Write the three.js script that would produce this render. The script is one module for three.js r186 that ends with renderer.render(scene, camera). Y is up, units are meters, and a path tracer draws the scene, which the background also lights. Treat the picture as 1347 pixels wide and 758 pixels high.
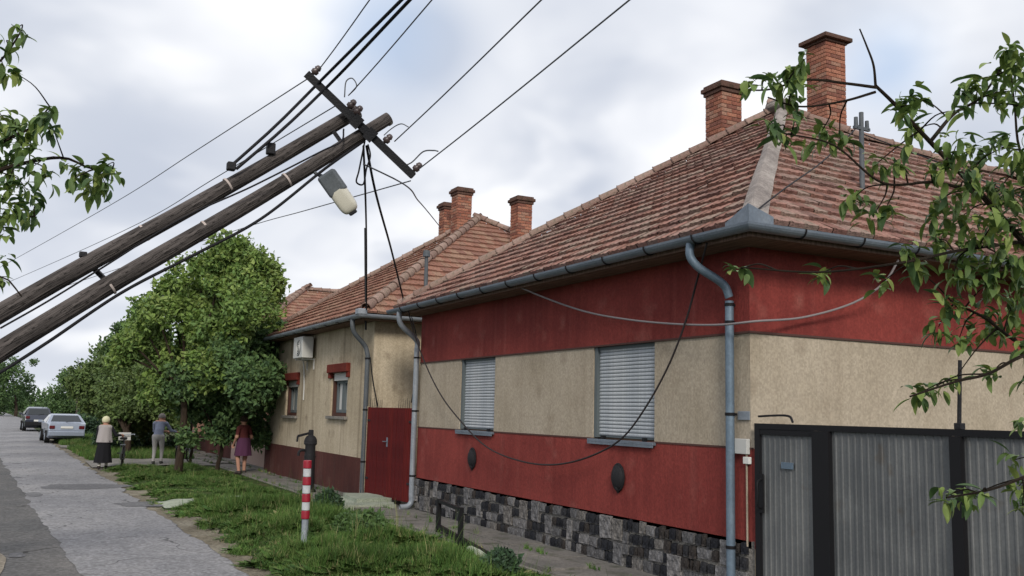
import * as THREE from 'three';
import { mergeGeometries, mergeVertices } from 'three/addons/utils/BufferGeometryUtils.js';
import { RoundedBoxGeometry } from 'three/addons/geometries/RoundedBoxGeometry.js';
import { MarchingCubes } from 'three/addons/objects/MarchingCubes.js';

// ------------------------------------------------------------------ camera, sky, sun, exposure
const scene = new THREE.Scene();
const FOCAL = 1241.9, CX = 673.5, CY = 379, D2R = Math.PI / 180;
const YAW = 27.224 * D2R, PITCH = 7.561 * D2R, ROLL = 1.4066 * D2R;
const camPos = new THREE.Vector3(0, 1.9, 0);
const fwd = new THREE.Vector3(Math.sin(YAW) * Math.cos(PITCH), Math.sin(PITCH), -Math.cos(YAW) * Math.cos(PITCH));
const rgt0 = new THREE.Vector3(Math.cos(YAW), 0, Math.sin(YAW)), up0 = rgt0.clone().cross(fwd);
const rgt = rgt0.clone().multiplyScalar(Math.cos(ROLL)).addScaledVector(up0, Math.sin(ROLL));
const upv = up0.clone().multiplyScalar(Math.cos(ROLL)).addScaledVector(rgt0, -Math.sin(ROLL));
const camera = new THREE.PerspectiveCamera(2 * Math.atan(CY / FOCAL) / D2R, 1024 / 576, 0.1, 4000);
camera.matrix.makeBasis(rgt, upv, fwd.clone().negate()).setPosition(camPos);
camera.matrix.decompose(camera.position, camera.quaternion, camera.scale);
scene.add(camera);
const renderer = new THREE.WebGLRenderer({ antialias: true });
renderer.toneMapping = THREE.LinearToneMapping;
renderer.toneMappingExposure = 1.12;
renderer.shadowMap.enabled = true;
const sun = new THREE.DirectionalLight(new THREE.Color(1, 0.93, 0.81), 2.2);
sun.position.set(-8, 22, 19); sun.target.position.set(6, 0, -15);
sun.shadow.radius = 26; sun.castShadow = true; sun.shadow.mapSize.set(2048, 2048);
Object.assign(sun.shadow.camera, { left: -50, right: 50, top: 50, bottom: -50, near: 1, far: 140 });
scene.add(sun, sun.target);

// random numbers and noise
function rng(seed) { let a = seed >>> 0; return () => { a = (a + 0x6d2b79f5) | 0; let t = Math.imul(a ^ (a >>> 15), 1 | a); t = (t + Math.imul(t ^ (t >>> 7), 61 | t)) ^ t; return ((t ^ (t >>> 14)) >>> 0) / 4294967296; }; }
const R = rng(20240611);
const rr = (a, b) => a + (b - a) * R();
const lerp = (a, b, t) => a + (b - a) * t, clamp = (x, a = 0, b = 1) => Math.max(a, Math.min(b, x));
const sstep = (a, b, x) => { const t = clamp((x - a) / (b - a)); return t * t * (3 - 2 * t); };
function h2(x, y, s) { let n = Math.imul(x, 374761393) ^ Math.imul(y, 668265263) ^ Math.imul(s, 974711); n = Math.imul(n ^ (n >>> 13), 1274126177); return ((n ^ (n >>> 16)) >>> 0) / 4294967296; }
function vnoise(x, y, px = 0, py = 0, s = 1) {
  const xi = Math.floor(x), yi = Math.floor(y), fx = x - xi, fy = y - yi, u = fx * fx * (3 - 2 * fx), v = fy * fy * (3 - 2 * fy);
  const wx = (i) => px ? ((i % px) + px) % px : i, wy = (i) => py ? ((i % py) + py) % py : i;
  return lerp(lerp(h2(wx(xi), wy(yi), s), h2(wx(xi + 1), wy(yi), s), u), lerp(h2(wx(xi), wy(yi + 1), s), h2(wx(xi + 1), wy(yi + 1), s), u), v);
}
function fbm(x, y, oct = 4, px = 0, py = 0, s = 1) { let a = 0.5, t = 0, n = 0; for (let i = 0; i < oct; i++) { t += a * vnoise(x, y, px, py, s + i * 17); n += a; x *= 2; y *= 2; px *= 2; py *= 2; a *= 0.5; } return t / n; }

// an overcast sky: grey-lavender cloud deck, white breaks, a few thin blue gaps
{
  // cloud banks seen in the photograph: white masses, grey bellies, a thin blue gap
  const bank = (px, py) => fwd.clone().addScaledVector(rgt, (px - CX) / FOCAL).addScaledVector(upv, -(py - CY) / FOCAL).normalize(), wh = [1.04, 1.04, 1.05], gy = [0.53, 0.575, 0.67], bl = [0.42, 0.56, 0.78];
  const banks = [[bank(330, 60), wh, 0.13, 0.95], [bank(660, 120), wh, 0.14, 0.9], [bank(960, 130), wh, 0.13, 1.0], [bank(1290, 100), wh, 0.1, 0.9], [bank(60, 420), gy, 0.16, 0.55], [bank(190, 250), gy, 0.13, 0.8], [bank(80, 60), gy, 0.14, 0.7], [bank(740, 220), gy, 0.09, 0.8], [bank(480, 300), gy, 0.12, 0.8], [bank(560, 60), gy, 0.08, 0.8], [bank(800, 60), gy, 0.09, 0.8], [bank(1080, 20), gy, 0.06, 0.7], [bank(1290, 190), gy, 0.06, 0.6], [bank(420, 210), gy, 0.08, 0.7], [bank(1165, 85), bl, 0.045, 0.5], [bank(500, 40), bl, 0.07, 0.4]];
  const W = 1536, H = 768, data = new Float32Array(W * H * 4);
  for (let j = 0; j < H; j++) for (let i = 0; i < W; i++) {
    const ph = ((j + 0.5) / H - 0.5) * Math.PI, th = ((i + 0.5) / W - 0.5) * 2 * Math.PI;
    const dx = Math.cos(ph) * Math.cos(th), dy = Math.sin(ph), dz = Math.cos(ph) * Math.sin(th);
    const k = 1 / (Math.max(dy, 0) + 0.32), x = dx * k * 1.7 + 31.3, z = dz * k * 1.7 + 12.7;
    const wx = fbm(x * 0.9 + 5, z * 0.9, 3, 0, 0, 5) - 0.5, wz = fbm(x * 0.9, z * 0.9 + 9, 3, 0, 0, 9) - 0.5;
    const n1 = fbm(x + wx * 1.5, z + wz * 1.5, 6, 0, 0, 21), n2 = fbm(x * 1.9 + wz, z * 1.9 - wx, 5, 0, 0, 43), n3 = fbm(x * 0.8 - 7 + wx, z * 0.8 + 3, 4, 0, 0, 77);
    const white = sstep(0.43, 0.66, n1), grey = sstep(0.45, 0.72, n2), blue = sstep(0.56, 0.72, n3) * (1 - white * 0.8);
    let c = [lerp(0.655, 0.99, white), lerp(0.69, 0.995, white), lerp(0.765, 1.01, white)];
    c = c.map((v, q) => lerp(v, [0.6, 0.63, 0.7][q], grey * 0.5 * (1 - white * 0.55)));
    c = c.map((v, q) => lerp(v, [0.43, 0.56, 0.75][q], blue * 0.7));
    for (const [p, q, r, k] of banks) { const w = Math.exp(-(((dx - p.x) ** 2 + (dy - p.y) ** 2 + (dz - p.z) ** 2) / (r * r)) * (0.6 + 0.8 * n2)) * (0.25 + 1.2 * sstep(0.3, 0.62, q === wh ? n1 : n2)); c = c.map((v, i2) => lerp(v, q[i2], clamp(w * k))); }
    if (dy < 0) { const f = sstep(0, -0.08, dy); c = c.map((v, q) => lerp(v, [0.16, 0.16, 0.13][q], f)); }
    const o = (j * W + i) * 4; data[o] = c[0]; data[o + 1] = c[1]; data[o + 2] = c[2]; data[o + 3] = 1;
  }
  const sky = new THREE.DataTexture(data, W, H, THREE.RGBAFormat, THREE.FloatType);
  sky.mapping = THREE.EquirectangularReflectionMapping; sky.magFilter = sky.minFilter = THREE.LinearFilter; sky.needsUpdate = true;
  scene.background = sky; scene.environment = sky;
}

// ------------------------------------------------------------------ helpers
const V = (x, y, z) => new THREE.Vector3(x, y, z);
function ray(px, py) { return fwd.clone().addScaledVector(rgt, (px - CX) / FOCAL).addScaledVector(upv, -(py - CY) / FOCAL); }
function at(px, py, o) {                                  // a photo pixel as a point on a plane x, y or z = const, or at a depth
  const d = ray(px, py);
  if ('depth' in o) return camPos.clone().addScaledVector(d, o.depth);
  const k = Object.keys(o)[0]; return camPos.clone().addScaledVector(d, (o[k] - camPos[k]) / d[k]);
}
const taken = {};
function numbered(n) { const k = taken[n] = (taken[n] ?? -1) + 1; return k ? n + '_' + String(k).padStart(3, '0') : n; }
function tag(o, label, category, group, kind) { o.userData = { label }; if (category) o.userData.category = category; if (group) o.userData.group = group; if (kind) o.userData.kind = kind; return o; }
function thing(name, label, category, pos = [0, 0, 0], turn = 0, group) {
  const g = new THREE.Group(); g.name = numbered(name); g.position.set(...pos); g.rotation.y = turn; tag(g, label, category, group); scene.add(g); return g;
}
function flat(g) { if (g.index) g = g.toNonIndexed(); for (const k of Object.keys(g.attributes)) if (!['position', 'normal', 'uv', 'color'].includes(k)) g.deleteAttribute(k); if (!g.attributes.normal) g.computeVertexNormals(); if (!g.attributes.uv) uvm(g); return g; }
function merge(list) { list = list.map(flat); return list.length === 1 ? list[0] : mergeGeometries(list, false); }
function part(parent, name, geos, mat) { const m = new THREE.Mesh(Array.isArray(geos) ? merge(geos) : geos, mat); m.name = parent ? name : numbered(name); (parent ?? scene).add(m); return m; }
function struct(name, geos, mat, label) { const m = part(null, name, geos, mat); m.userData = { kind: 'structure', label }; return m; }
function uvm(g) {                                          // uv in metres, from the face's main direction
  const p = g.attributes.position, n = g.attributes.normal, uv = new Float32Array(p.count * 2);
  for (let i = 0; i < p.count; i++) {
    const ax = Math.abs(n.getX(i)), ay = Math.abs(n.getY(i)), az = Math.abs(n.getZ(i));
    if (ay > ax && ay > az) { uv[2 * i] = p.getX(i); uv[2 * i + 1] = p.getZ(i); } else if (ax > az) { uv[2 * i] = p.getZ(i); uv[2 * i + 1] = p.getY(i); } else { uv[2 * i] = p.getX(i); uv[2 * i + 1] = p.getY(i); }
  }
  g.setAttribute('uv', new THREE.BufferAttribute(uv, 2)); return g;
}
function box(x0, x1, y0, y1, z0, z1) { const g = new THREE.BoxGeometry(Math.abs(x1 - x0), Math.abs(y1 - y0), Math.abs(z1 - z0)).toNonIndexed(); g.translate((x0 + x1) / 2, (y0 + y1) / 2, (z0 + z1) / 2); return uvm(g); }
function rbox(x0, x1, y0, y1, z0, z1, r = 0.01, s = 1) { const g = new RoundedBoxGeometry(Math.abs(x1 - x0), Math.abs(y1 - y0), Math.abs(z1 - z0), s, r); g.translate((x0 + x1) / 2, (y0 + y1) / 2, (z0 + z1) / 2); return uvm(flat(g)); }
function cyl(a, b, ra, rb = ra, seg = 12, open = false) {
  a = a.isVector3 ? a : V(...a); b = b.isVector3 ? b : V(...b); const d = b.clone().sub(a), L = d.length();
  const g = new THREE.CylinderGeometry(rb, ra, L, seg, 1, open); g.translate(0, L / 2, 0);
  const uv = g.attributes.uv; for (let i = 0; i < uv.count; i++) uv.setXY(i, uv.getX(i) * 2 * Math.PI * ra, uv.getY(i) * L);
  g.applyQuaternion(new THREE.Quaternion().setFromUnitVectors(V(0, 1, 0), d.normalize())); g.translate(a.x, a.y, a.z); return flat(g);
}
function bar(a, b, w, h, upHint = V(0, 1, 0)) {           // a box-section bar from a to b
  const d = b.clone().sub(a), L = d.length(); d.normalize(); const s = d.clone().cross(upHint).normalize(), u = s.clone().cross(d);
  const g = new THREE.BoxGeometry(w, h, L).toNonIndexed(); uvm(g); g.applyMatrix4(new THREE.Matrix4().makeBasis(s, u, d.clone().negate())); const c = a.clone().add(b).multiplyScalar(0.5); return g.translate(c.x, c.y, c.z);
}
function tube(pts, r, seg = 0, rad = 8, tension = 0.5) { const c = new THREE.CatmullRomCurve3(pts.map((p) => p.isVector3 ? p : V(...p)), false, 'centripetal', tension); return flat(new THREE.TubeGeometry(c, seg || pts.length * 8, r, rad, false)); }
function limb(pts, r0, r1, rad = 8, seg = 0) {            // a tube whose radius tapers from r0 to r1
  const c = new THREE.CatmullRomCurve3(pts, false, 'centripetal'), n = seg || pts.length * 5, g = new THREE.TubeGeometry(c, n, 1, rad, false), p = g.attributes.position;
  for (let i = 0; i <= n; i++) { const q = c.getPointAt(i / n), k = lerp(r0, r1, i / n); for (let j = 0; j <= rad; j++) { const o = i * (rad + 1) + j; p.setXYZ(o, q.x + (p.getX(o) - q.x) * k, q.y + (p.getY(o) - q.y) * k, q.z + (p.getZ(o) - q.z) * k); } }
  const uv = g.attributes.uv, L = c.getLength(); for (let i = 0; i < uv.count; i++) uv.setXY(i, uv.getY(i) * 0.7, uv.getX(i) * L); return flat(g);
}
function poly(points, holes = []) {                        // a flat polygon in 3D, points V, convex fan
  const pos = []; for (let i = 1; i < points.length - 1; i++) for (const q of [points[0], points[i], points[i + 1]]) pos.push(q.x, q.y, q.z);
  const g = new THREE.BufferGeometry(); g.setAttribute('position', new THREE.Float32BufferAttribute(pos, 3)); g.computeVertexNormals(); return uvm(g);
}
function grid(nu, nv, fn) {                                // a sheet fn(u, v) -> V with uv in metres on x, z
  const g = new THREE.PlaneGeometry(1, 1, nu, nv), p = g.attributes.position, uv = g.attributes.uv;
  for (let j = 0; j <= nv; j++) for (let i = 0; i <= nu; i++) { const o = j * (nu + 1) + i, q = fn(i / nu, j / nv); p.setXYZ(o, q.x, q.y, q.z); uv.setXY(o, q.x, q.z); }
  g.computeVertexNormals(); return g;
}
function lathe(pts, seg = 20) { return flat(new THREE.LatheGeometry(pts.map(([x, y]) => new THREE.Vector2(x, y)), seg)); }
function sweep(profile, path, closed = true) {            // profile [[side, up]...] along a level polyline with mitred corners; side is to the left of travel
  const rings = path.map((p, i) => {
    const a = i ? p.clone().sub(path[i - 1]).setY(0).normalize() : null, b = i < path.length - 1 ? path[i + 1].clone().sub(p).setY(0).normalize() : null;
    const na = a && V(a.z, 0, -a.x), nb = b && V(b.z, 0, -b.x); let n = na && nb ? na.clone().add(nb).normalize() : (na ?? nb); const k = na && nb ? 1 / n.dot(na) : 1;
    return profile.map(([s, u]) => p.clone().addScaledVector(n, s * k).add(V(0, u, 0)));
  });
  const pos = [], uvs = [], m = profile.length; let L = 0;
  for (let i = 0; i < rings.length - 1; i++) { const l = path[i].distanceTo(path[i + 1]); for (let j = 0; j < (closed ? m : m - 1); j++) { const a = rings[i][j], b = rings[i][(j + 1) % m], c = rings[i + 1][(j + 1) % m], d = rings[i + 1][j]; for (const [q, u, w] of [[a, L, j], [d, L + l, j], [b, L, j + 1], [b, L, j + 1], [d, L + l, j], [c, L + l, j + 1]]) { pos.push(q.x, q.y, q.z); uvs.push(u, w * 0.05); } } L += l; }
  const g = new THREE.BufferGeometry(); g.setAttribute('position', new THREE.Float32BufferAttribute(pos, 3)); g.setAttribute('uv', new THREE.Float32BufferAttribute(uvs, 2)); g.computeVertexNormals(); return g;
}

// ------------------------------------------------------------------ materials
function tex(size, metres, fn, srgb = true) {             // fn(u, v) -> value or [r, g, b] in 0..1; tiles every `metres`
  const d = new Uint8Array(size * size * 4); texSize = size; fields.clear();
  for (let j = 0; j < size; j++) for (let i = 0; i < size; i++) { texAt = j * size + i; let c = fn(i / size, j / size); if (!Array.isArray(c)) c = [c, c, c]; const o = (j * size + i) * 4; for (let q = 0; q < 3; q++) d[o + q] = clamp(c[q]) * 255; d[o + 3] = 255; }
  const t = new THREE.DataTexture(d, size, size, THREE.RGBAFormat); t.wrapS = t.wrapT = THREE.RepeatWrapping; t.magFilter = THREE.LinearFilter; t.minFilter = THREE.LinearMipmapLinearFilter; t.generateMipmaps = true;
  if (srgb) t.colorSpace = THREE.SRGBColorSpace; t.repeat.set(1 / metres, 1 / metres); t.needsUpdate = true; return t;
}
const mixc = (a, b, t) => a.map((v, i) => lerp(v, b[i], t));
let texSize = 0, texAt = 0; const fields = new Map();      // whole noise fields, made once for each texture
function field(n, f, o, s, g) {
  const out = new Float32Array(n * n); let amp = 0.5, tot = 0;
  for (let k = 0; k < o; k++, f *= 2, g *= 2, amp *= 0.5) {
    const a = Math.min(f, n), b = Math.min(g, n), lat = new Float32Array(a * b), r = rng(s * 977 + k * 131 + 7); for (let i = 0; i < lat.length; i++) lat[i] = r(); tot += amp;
    const xi = new Int32Array(n), xj = new Int32Array(n), xf = new Float32Array(n); for (let i = 0; i < n; i++) { const x = i * a / n, q = Math.floor(x), t = x - q; xi[i] = q % a; xj[i] = (q + 1) % a; xf[i] = t * t * (3 - 2 * t); }
    for (let j = 0; j < n; j++) { const y = j * b / n, q = Math.floor(y), t = y - q, w = t * t * (3 - 2 * t), r0 = (q % b) * a, r1 = ((q + 1) % b) * a, oo = j * n; for (let i = 0; i < n; i++) { const p = lat[r0 + xi[i]], c = lat[r1 + xi[i]], e = p + (lat[r0 + xj[i]] - p) * xf[i], h = c + (lat[r1 + xj[i]] - c) * xf[i]; out[oo + i] += amp * (e + (h - e) * w); } }
  }
  for (let i = 0; i < out.length; i++) out[i] /= tot; return out;
}
const N = (u, v, f, o = 4, s = 1, g = f) => { const k = s * 1048576 + f * 1024 + g; let q = fields.get(k); if (!q) fields.set(k, q = field(texSize, f, o, s, g)); return q[texAt]; };
const mat = (o) => new THREE.MeshPhysicalMaterial({ roughness: 0.9, specularIntensity: (o.roughness ?? 0.9) >= 0.55 && !o.metalness ? 0.3 : 1, side: THREE.DoubleSide, ...o });
const lin = (r, g, b) => new THREE.Color().setRGB(r, g, b);
const M = {};
{
  const asph = (a, b, s, crackAmt) => tex(1024, 6, (u, v) => {
    const big = N(u, v, 4, 4, s), fine = N(u, v, 190, 2, s + 3), mid = N(u, v, 22, 3, s + 5), str = N(u, v, 9, 4, s + 8, 2);
    let c = mixc(a, b, clamp(0.5 + (big - 0.5) * 1.5 + (mid - 0.5) * 0.5 + (str - 0.5) * 0.7)); const g = 1 + (fine - 0.5) * 0.42; c = c.map((q) => q * g);
    const cr = Math.abs(N(u, v, 4, 4, s + 30) - 0.5), mk = N(u, v, 3, 2, s + 40); if (mk > 0.5 && cr < 0.0045 * crackAmt) c = c.map((q) => q * 0.68);
    return c;
  });
  const aggBump = tex(512, 1.2, (u, v) => N(u, v, 120, 2, 91) * 0.7 + N(u, v, 14, 3, 92) * 0.3, false);
  M.road = mat({ map: asph([0.47, 0.47, 0.485], [0.57, 0.565, 0.57], 11, 1), bumpMap: aggBump, bumpScale: 0.012, roughness: 0.88 });
  M.oldRoad = mat({ map: asph([0.34, 0.34, 0.345], [0.44, 0.43, 0.425], 51, 1.6), bumpMap: aggBump, bumpScale: 0.016, roughness: 0.92 });
  M.patch = mat({ map: asph([0.36, 0.36, 0.375], [0.44, 0.44, 0.45], 71, 0.6), bumpMap: aggBump, bumpScale: 0.014 });
  M.gravel = mat({ map: tex(512, 2, (u, v) => { const f = N(u, v, 70, 2, 201), m = N(u, v, 8, 4, 202); return mixc([0.42, 0.39, 0.35], [0.68, 0.65, 0.6], clamp(f * 0.7 + m * 0.5 - 0.1)); }), bumpMap: aggBump, bumpScale: 0.03 });
  M.concrete = mat({ map: tex(512, 3, (u, v) => { const f = N(u, v, 120, 2, 211), m = N(u, v, 6, 5, 212), l = N(u, v, 11, 4, 214); let c = mixc([0.36, 0.355, 0.35], [0.54, 0.52, 0.5], clamp(m * 1.2 - 0.1)); if (l > 0.62) c = mixc(c, [0.28, 0.29, 0.25], (l - 0.62) * 3); return c.map((q) => q * (0.86 + 0.28 * f)); }), bumpMap: aggBump, bumpScale: 0.008 });
  M.slab = mat({ map: tex(512, 2, (u, v) => { const f = N(u, v, 120, 2, 221), m = N(u, v, 5, 5, 222); return mixc([0.5, 0.53, 0.48], [0.67, 0.69, 0.63], m).map((q) => q * (0.86 + 0.28 * f)); }), bumpMap: aggBump, bumpScale: 0.008 });
  M.soil = mat({ map: tex(1024, 8, (u, v) => { const f = N(u, v, 160, 2, 231), m = N(u, v, 9, 5, 232), l = N(u, v, 30, 3, 233); return mixc(mixc([0.2, 0.24, 0.12], [0.3, 0.28, 0.2], sstep(0.45, 0.7, m)), [0.16, 0.22, 0.1], sstep(0.45, 0.65, l)).map((q) => q * (0.7 + 0.6 * f)); }), roughness: 1 });
  M.dirt = mat({ map: tex(512, 3, (u, v) => { const f = N(u, v, 110, 2, 241), m = N(u, v, 7, 5, 242); return mixc([0.36, 0.33, 0.28], [0.56, 0.54, 0.49], m).map((q) => q * (0.76 + 0.48 * f)); }), bumpMap: aggBump, bumpScale: 0.02, roughness: 1 });
  // combed render: fine upright grooves
  const comb = tex(512, 0.8, (u, v) => N(u, v, 110, 2, 301, 7) * 0.6 + N(u, v, 130, 2, 302) * 0.4, false);
  const stucco = (a, b, d, s, streak) => tex(1024, 4.7, (u, v) => {
    const m = N(u, v, 5, 5, s), f = N(u, v, 230, 2, s + 2), st = N(u, v, 60, 4, s + 4, 3), drip = N(u, v, 26, 3, s + 6, 2), bl = N(u, v, 14, 4, s + 9);
    let c = mixc(a, b, clamp(0.5 + (m - 0.5) * 1.5 + (st - 0.5) * streak)); if (drip > 0.6) c = mixc(c, d, clamp((drip - 0.6) * 1.9 * streak)); if (bl > 0.66) c = mixc(c, d, (bl - 0.66) * 2.2); return c.map((q) => q * (0.9 + 0.2 * f));
  });
  M.cream = mat({ map: stucco([0.615, 0.57, 0.505], [0.69, 0.645, 0.585], [0.54, 0.49, 0.43], 311, 0.45), bumpMap: comb, bumpScale: 0.006 });
  M.red = mat({ map: stucco([0.435, 0.19, 0.18], [0.54, 0.25, 0.23], [0.58, 0.37, 0.34], 331, 0.6), bumpMap: comb, bumpScale: 0.006, roughness: 0.8 });
  M.cream2 = mat({ map: stucco([0.63, 0.58, 0.5], [0.73, 0.68, 0.6], [0.42, 0.37, 0.31], 351, 0.9), bumpMap: comb, bumpScale: 0.004 });
  M.plinth2 = mat({ map: stucco([0.26, 0.16, 0.155], [0.34, 0.205, 0.19], [0.42, 0.37, 0.34], 371, 1.1), bumpMap: comb, bumpScale: 0.006 });
  M.pinkwall = mat({ map: stucco([0.68, 0.5, 0.42], [0.77, 0.6, 0.52], [0.5, 0.4, 0.35], 391, 0.6), bumpMap: comb, bumpScale: 0.004 });
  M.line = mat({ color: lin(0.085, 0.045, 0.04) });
  M.mortar = mat({ map: tex(512, 1.5, (u, v) => mixc([0.42, 0.41, 0.4], [0.58, 0.56, 0.53], N(u, v, 7, 5, 401)).map((q) => q * (0.85 + 0.3 * N(u, v, 90, 2, 402)))), bumpMap: aggBump, bumpScale: 0.02 });
  M.hip = mat({ map: tex(512, 1.5, (u, v) => mixc([0.48, 0.45, 0.44], [0.66, 0.63, 0.61], clamp(N(u, v, 6, 5, 411) * 1.4 - 0.2)).map((q) => q * (0.86 + 0.28 * N(u, v, 60, 3, 412)))), bumpMap: aggBump, bumpScale: 0.03 });
  const stoneGrain = tex(256, 0.5, (u, v) => 0.78 + 0.44 * (N(u, v, 9, 5, 421) - 0.5) + 0.25 * (N(u, v, 60, 2, 422) - 0.5));
  const stoneBump = tex(256, 0.5, (u, v) => N(u, v, 10, 5, 423), false);
  M.stones = [[0.044, 0.047, 0.058], [0.034, 0.036, 0.046], [0.062, 0.063, 0.072], [0.08, 0.07, 0.067], [0.26, 0.255, 0.265], [0.32, 0.31, 0.315], [0.2, 0.197, 0.205], [0.28, 0.262, 0.25]].map((c) => mat({ color: lin(...c), map: stoneGrain, bumpMap: stoneBump, bumpScale: 0.035 }));
  const clay = tex(256, 0.7, (u, v) => { const l = N(u, v, 9, 5, 431), f = N(u, v, 60, 2, 432); let c = [0.9, 0.9, 0.9].map((q) => q * (0.82 + 0.36 * f)); if (l > 0.58) c = mixc(c, [0.62, 0.72, 0.66], clamp((l - 0.58) * 3)); return c; });
  const clayBump = tex(256, 0.4, (u, v) => N(u, v, 26, 3, 433), false);
  M.tilec = [[0.28, 0.15, 0.12], [0.33, 0.18, 0.15], [0.24, 0.125, 0.105], [0.33, 0.205, 0.175], [0.28, 0.185, 0.16], [0.2, 0.115, 0.1], [0.3, 0.215, 0.18]];
  M.tiles = M.tilec.map((c) => mat({ color: lin(...c), map: clay, bumpMap: clayBump, bumpScale: 0.006 }));
  M.tileMerged = mat({ vertexColors: true, map: clay, bumpMap: clayBump, bumpScale: 0.006 });
  M.tile2c = [[0.31, 0.155, 0.115], [0.34, 0.175, 0.13], [0.28, 0.14, 0.105], [0.34, 0.205, 0.15], [0.30, 0.175, 0.13], [0.26, 0.135, 0.105]];
  M.tiles2 = M.tile2c.map((c) => mat({ color: lin(...c), map: clay, bumpMap: clayBump, bumpScale: 0.006 }));
  M.cap = [[0.34, 0.24, 0.2], [0.4, 0.28, 0.24], [0.3, 0.2, 0.17]].map((c) => mat({ color: lin(...c), map: clay, bumpMap: clayBump, bumpScale: 0.008 }));
  M.deck = mat({ color: lin(0.13, 0.09, 0.065) });
  M.bricks = [[0.36, 0.15, 0.10], [0.30, 0.12, 0.085], [0.42, 0.19, 0.13], [0.24, 0.105, 0.08], [0.37, 0.21, 0.155]].map((c) => mat({ color: lin(...c), map: clay, bumpMap: clayBump, bumpScale: 0.006 }));
  M.brickMortar = mat({ color: lin(0.26, 0.21, 0.18), bumpMap: clayBump, bumpScale: 0.008 });
  M.capDark = mat({ color: lin(0.13, 0.075, 0.06), map: clay, bumpMap: clayBump, bumpScale: 0.008 });
  const zincT = tex(256, 1, (u, v) => mixc([0.75, 0.78, 0.82], [0.95, 0.96, 0.97], N(u, v, 6, 4, 441)).map((q) => q * (0.93 + 0.14 * N(u, v, 50, 2, 442)))), zincR = tex(256, 1, (u, v) => 0.5 + 0.5 * N(u, v, 12, 4, 443), false);
  const grainSoft = tex(256, 0.8, (u, v) => 0.7 + 0.4 * N(u, v, 40, 3, 481, 3));
  M.zinc = mat({ color: lin(0.24, 0.27, 0.31), map: zincT, roughnessMap: zincR, roughness: 0.75, metalness: 0.35 });
  M.zincLight = mat({ color: lin(0.36, 0.38, 0.41), map: zincT, roughnessMap: zincR, roughness: 0.8, metalness: 0.2 });
  M.pipe = mat({ color: lin(0.19, 0.25, 0.31), map: zincT, roughnessMap: zincR, roughness: 0.7, metalness: 0.25 });
  M.pipeDark = mat({ color: lin(0.13, 0.14, 0.15), map: zincT, roughness: 0.7, metalness: 0.25 });
  const galvT = tex(512, 1.9, (u, v) => { const a = N(u, v, 5, 5, 491), d = N(u, v, 40, 3, 492, 3), f = N(u, v, 120, 2, 493), ru = N(u, v, 9, 5, 494); let c = mixc([0.74, 0.75, 0.76], [0.97, 0.97, 0.96], clamp(a * 1.3 - 0.15 + (d - 0.5) * 0.5)).map((q) => q * (0.94 + 0.12 * f)); if (ru > 0.7) c = mixc(c, [0.7, 0.62, 0.54], clamp((ru - 0.7) * 4)); return c; });
  M.galv = mat({ color: lin(0.185, 0.19, 0.196), map: galvT, roughnessMap: zincR, roughness: 0.7, metalness: 0.25 });
  M.blackMetal = mat({ color: lin(0.012, 0.012, 0.014), roughness: 0.55 });
  M.iron = mat({ color: lin(0.02, 0.02, 0.023), roughness: 0.6, bumpMap: clayBump, bumpScale: 0.004 });
  M.soffit = mat({ color: lin(0.2, 0.13, 0.105), map: grainSoft, bumpMap: clayBump, bumpScale: 0.004 });
  M.slat = mat({ color: lin(0.62, 0.62, 0.62), map: zincT, roughness: 0.6 });
  M.frameGrey = mat({ color: lin(0.11, 0.13, 0.14), roughness: 0.6 });
  M.frameBrown = mat({ color: lin(0.075, 0.035, 0.028), roughness: 0.6 });
  M.hood = mat({ map: stucco([0.36, 0.15, 0.13], [0.44, 0.2, 0.17], [0.3, 0.2, 0.18], 451, 0.6) });
  M.white = mat({ color: lin(0.62, 0.62, 0.6), roughness: 0.6 });
  M.offwhite = mat({ color: lin(0.48, 0.48, 0.47), roughness: 0.7 });
  M.glassDark = mat({ color: lin(0.02, 0.025, 0.03), roughness: 0.08 });
  M.redDoor = mat({ color: lin(0.125, 0.012, 0.012), map: zincT, roughness: 0.8 });
  M.redDoor2 = mat({ color: lin(0.135, 0.014, 0.013), map: grainSoft, roughness: 0.85 });
  M.postRed = mat({ color: lin(0.4, 0.016, 0.035), roughness: 0.5, map: zincT });
  M.postWhite = mat({ color: lin(0.68, 0.67, 0.66), roughness: 0.5, map: zincT });
  const grain = tex(512, 1.1, (u, v) => { const a = N(u, v, 44, 4, 461, 3), b = N(u, v, 5, 4, 462, 2), f = N(u, v, 120, 2, 463, 14); let c = mixc([0.2, 0.188, 0.186], [0.4, 0.375, 0.368], clamp(a * 1.1 - 0.1 + (b - 0.5) * 0.9)); if (f < 0.3) c = c.map((q) => q * 0.55); return c; });
  const grainB = tex(512, 1.1, (u, v) => N(u, v, 50, 3, 464, 3), false);
  M.pole = mat({ map: grain, bumpMap: grainB, bumpScale: 0.02, roughness: 0.95 });
  M.poleEnd = mat({ color: lin(0.2, 0.2, 0.17), bumpMap: grainB, bumpScale: 0.01 });
  M.poleBand = mat({ color: lin(0.42, 0.36, 0.34), roughness: 0.6 });
  M.bark = mat({ map: tex(256, 0.6, (u, v) => mixc([0.15, 0.12, 0.1], [0.3, 0.26, 0.22], N(u, v, 18, 4, 471, 4))), bumpMap: grainB, bumpScale: 0.02 });
  M.cable = mat({ color: lin(0.012, 0.012, 0.015), roughness: 0.6 });
  M.wire = mat({ color: lin(0.1, 0.105, 0.115), roughness: 0.6 });
  M.tornCable = mat({ color: lin(0.035, 0.03, 0.032), roughness: 0.7 });
  M.greyCable = mat({ color: lin(0.22, 0.2, 0.21), roughness: 0.7 });
  M.porcelain = mat({ color: lin(0.07, 0.05, 0.05), roughness: 0.3 });
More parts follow.
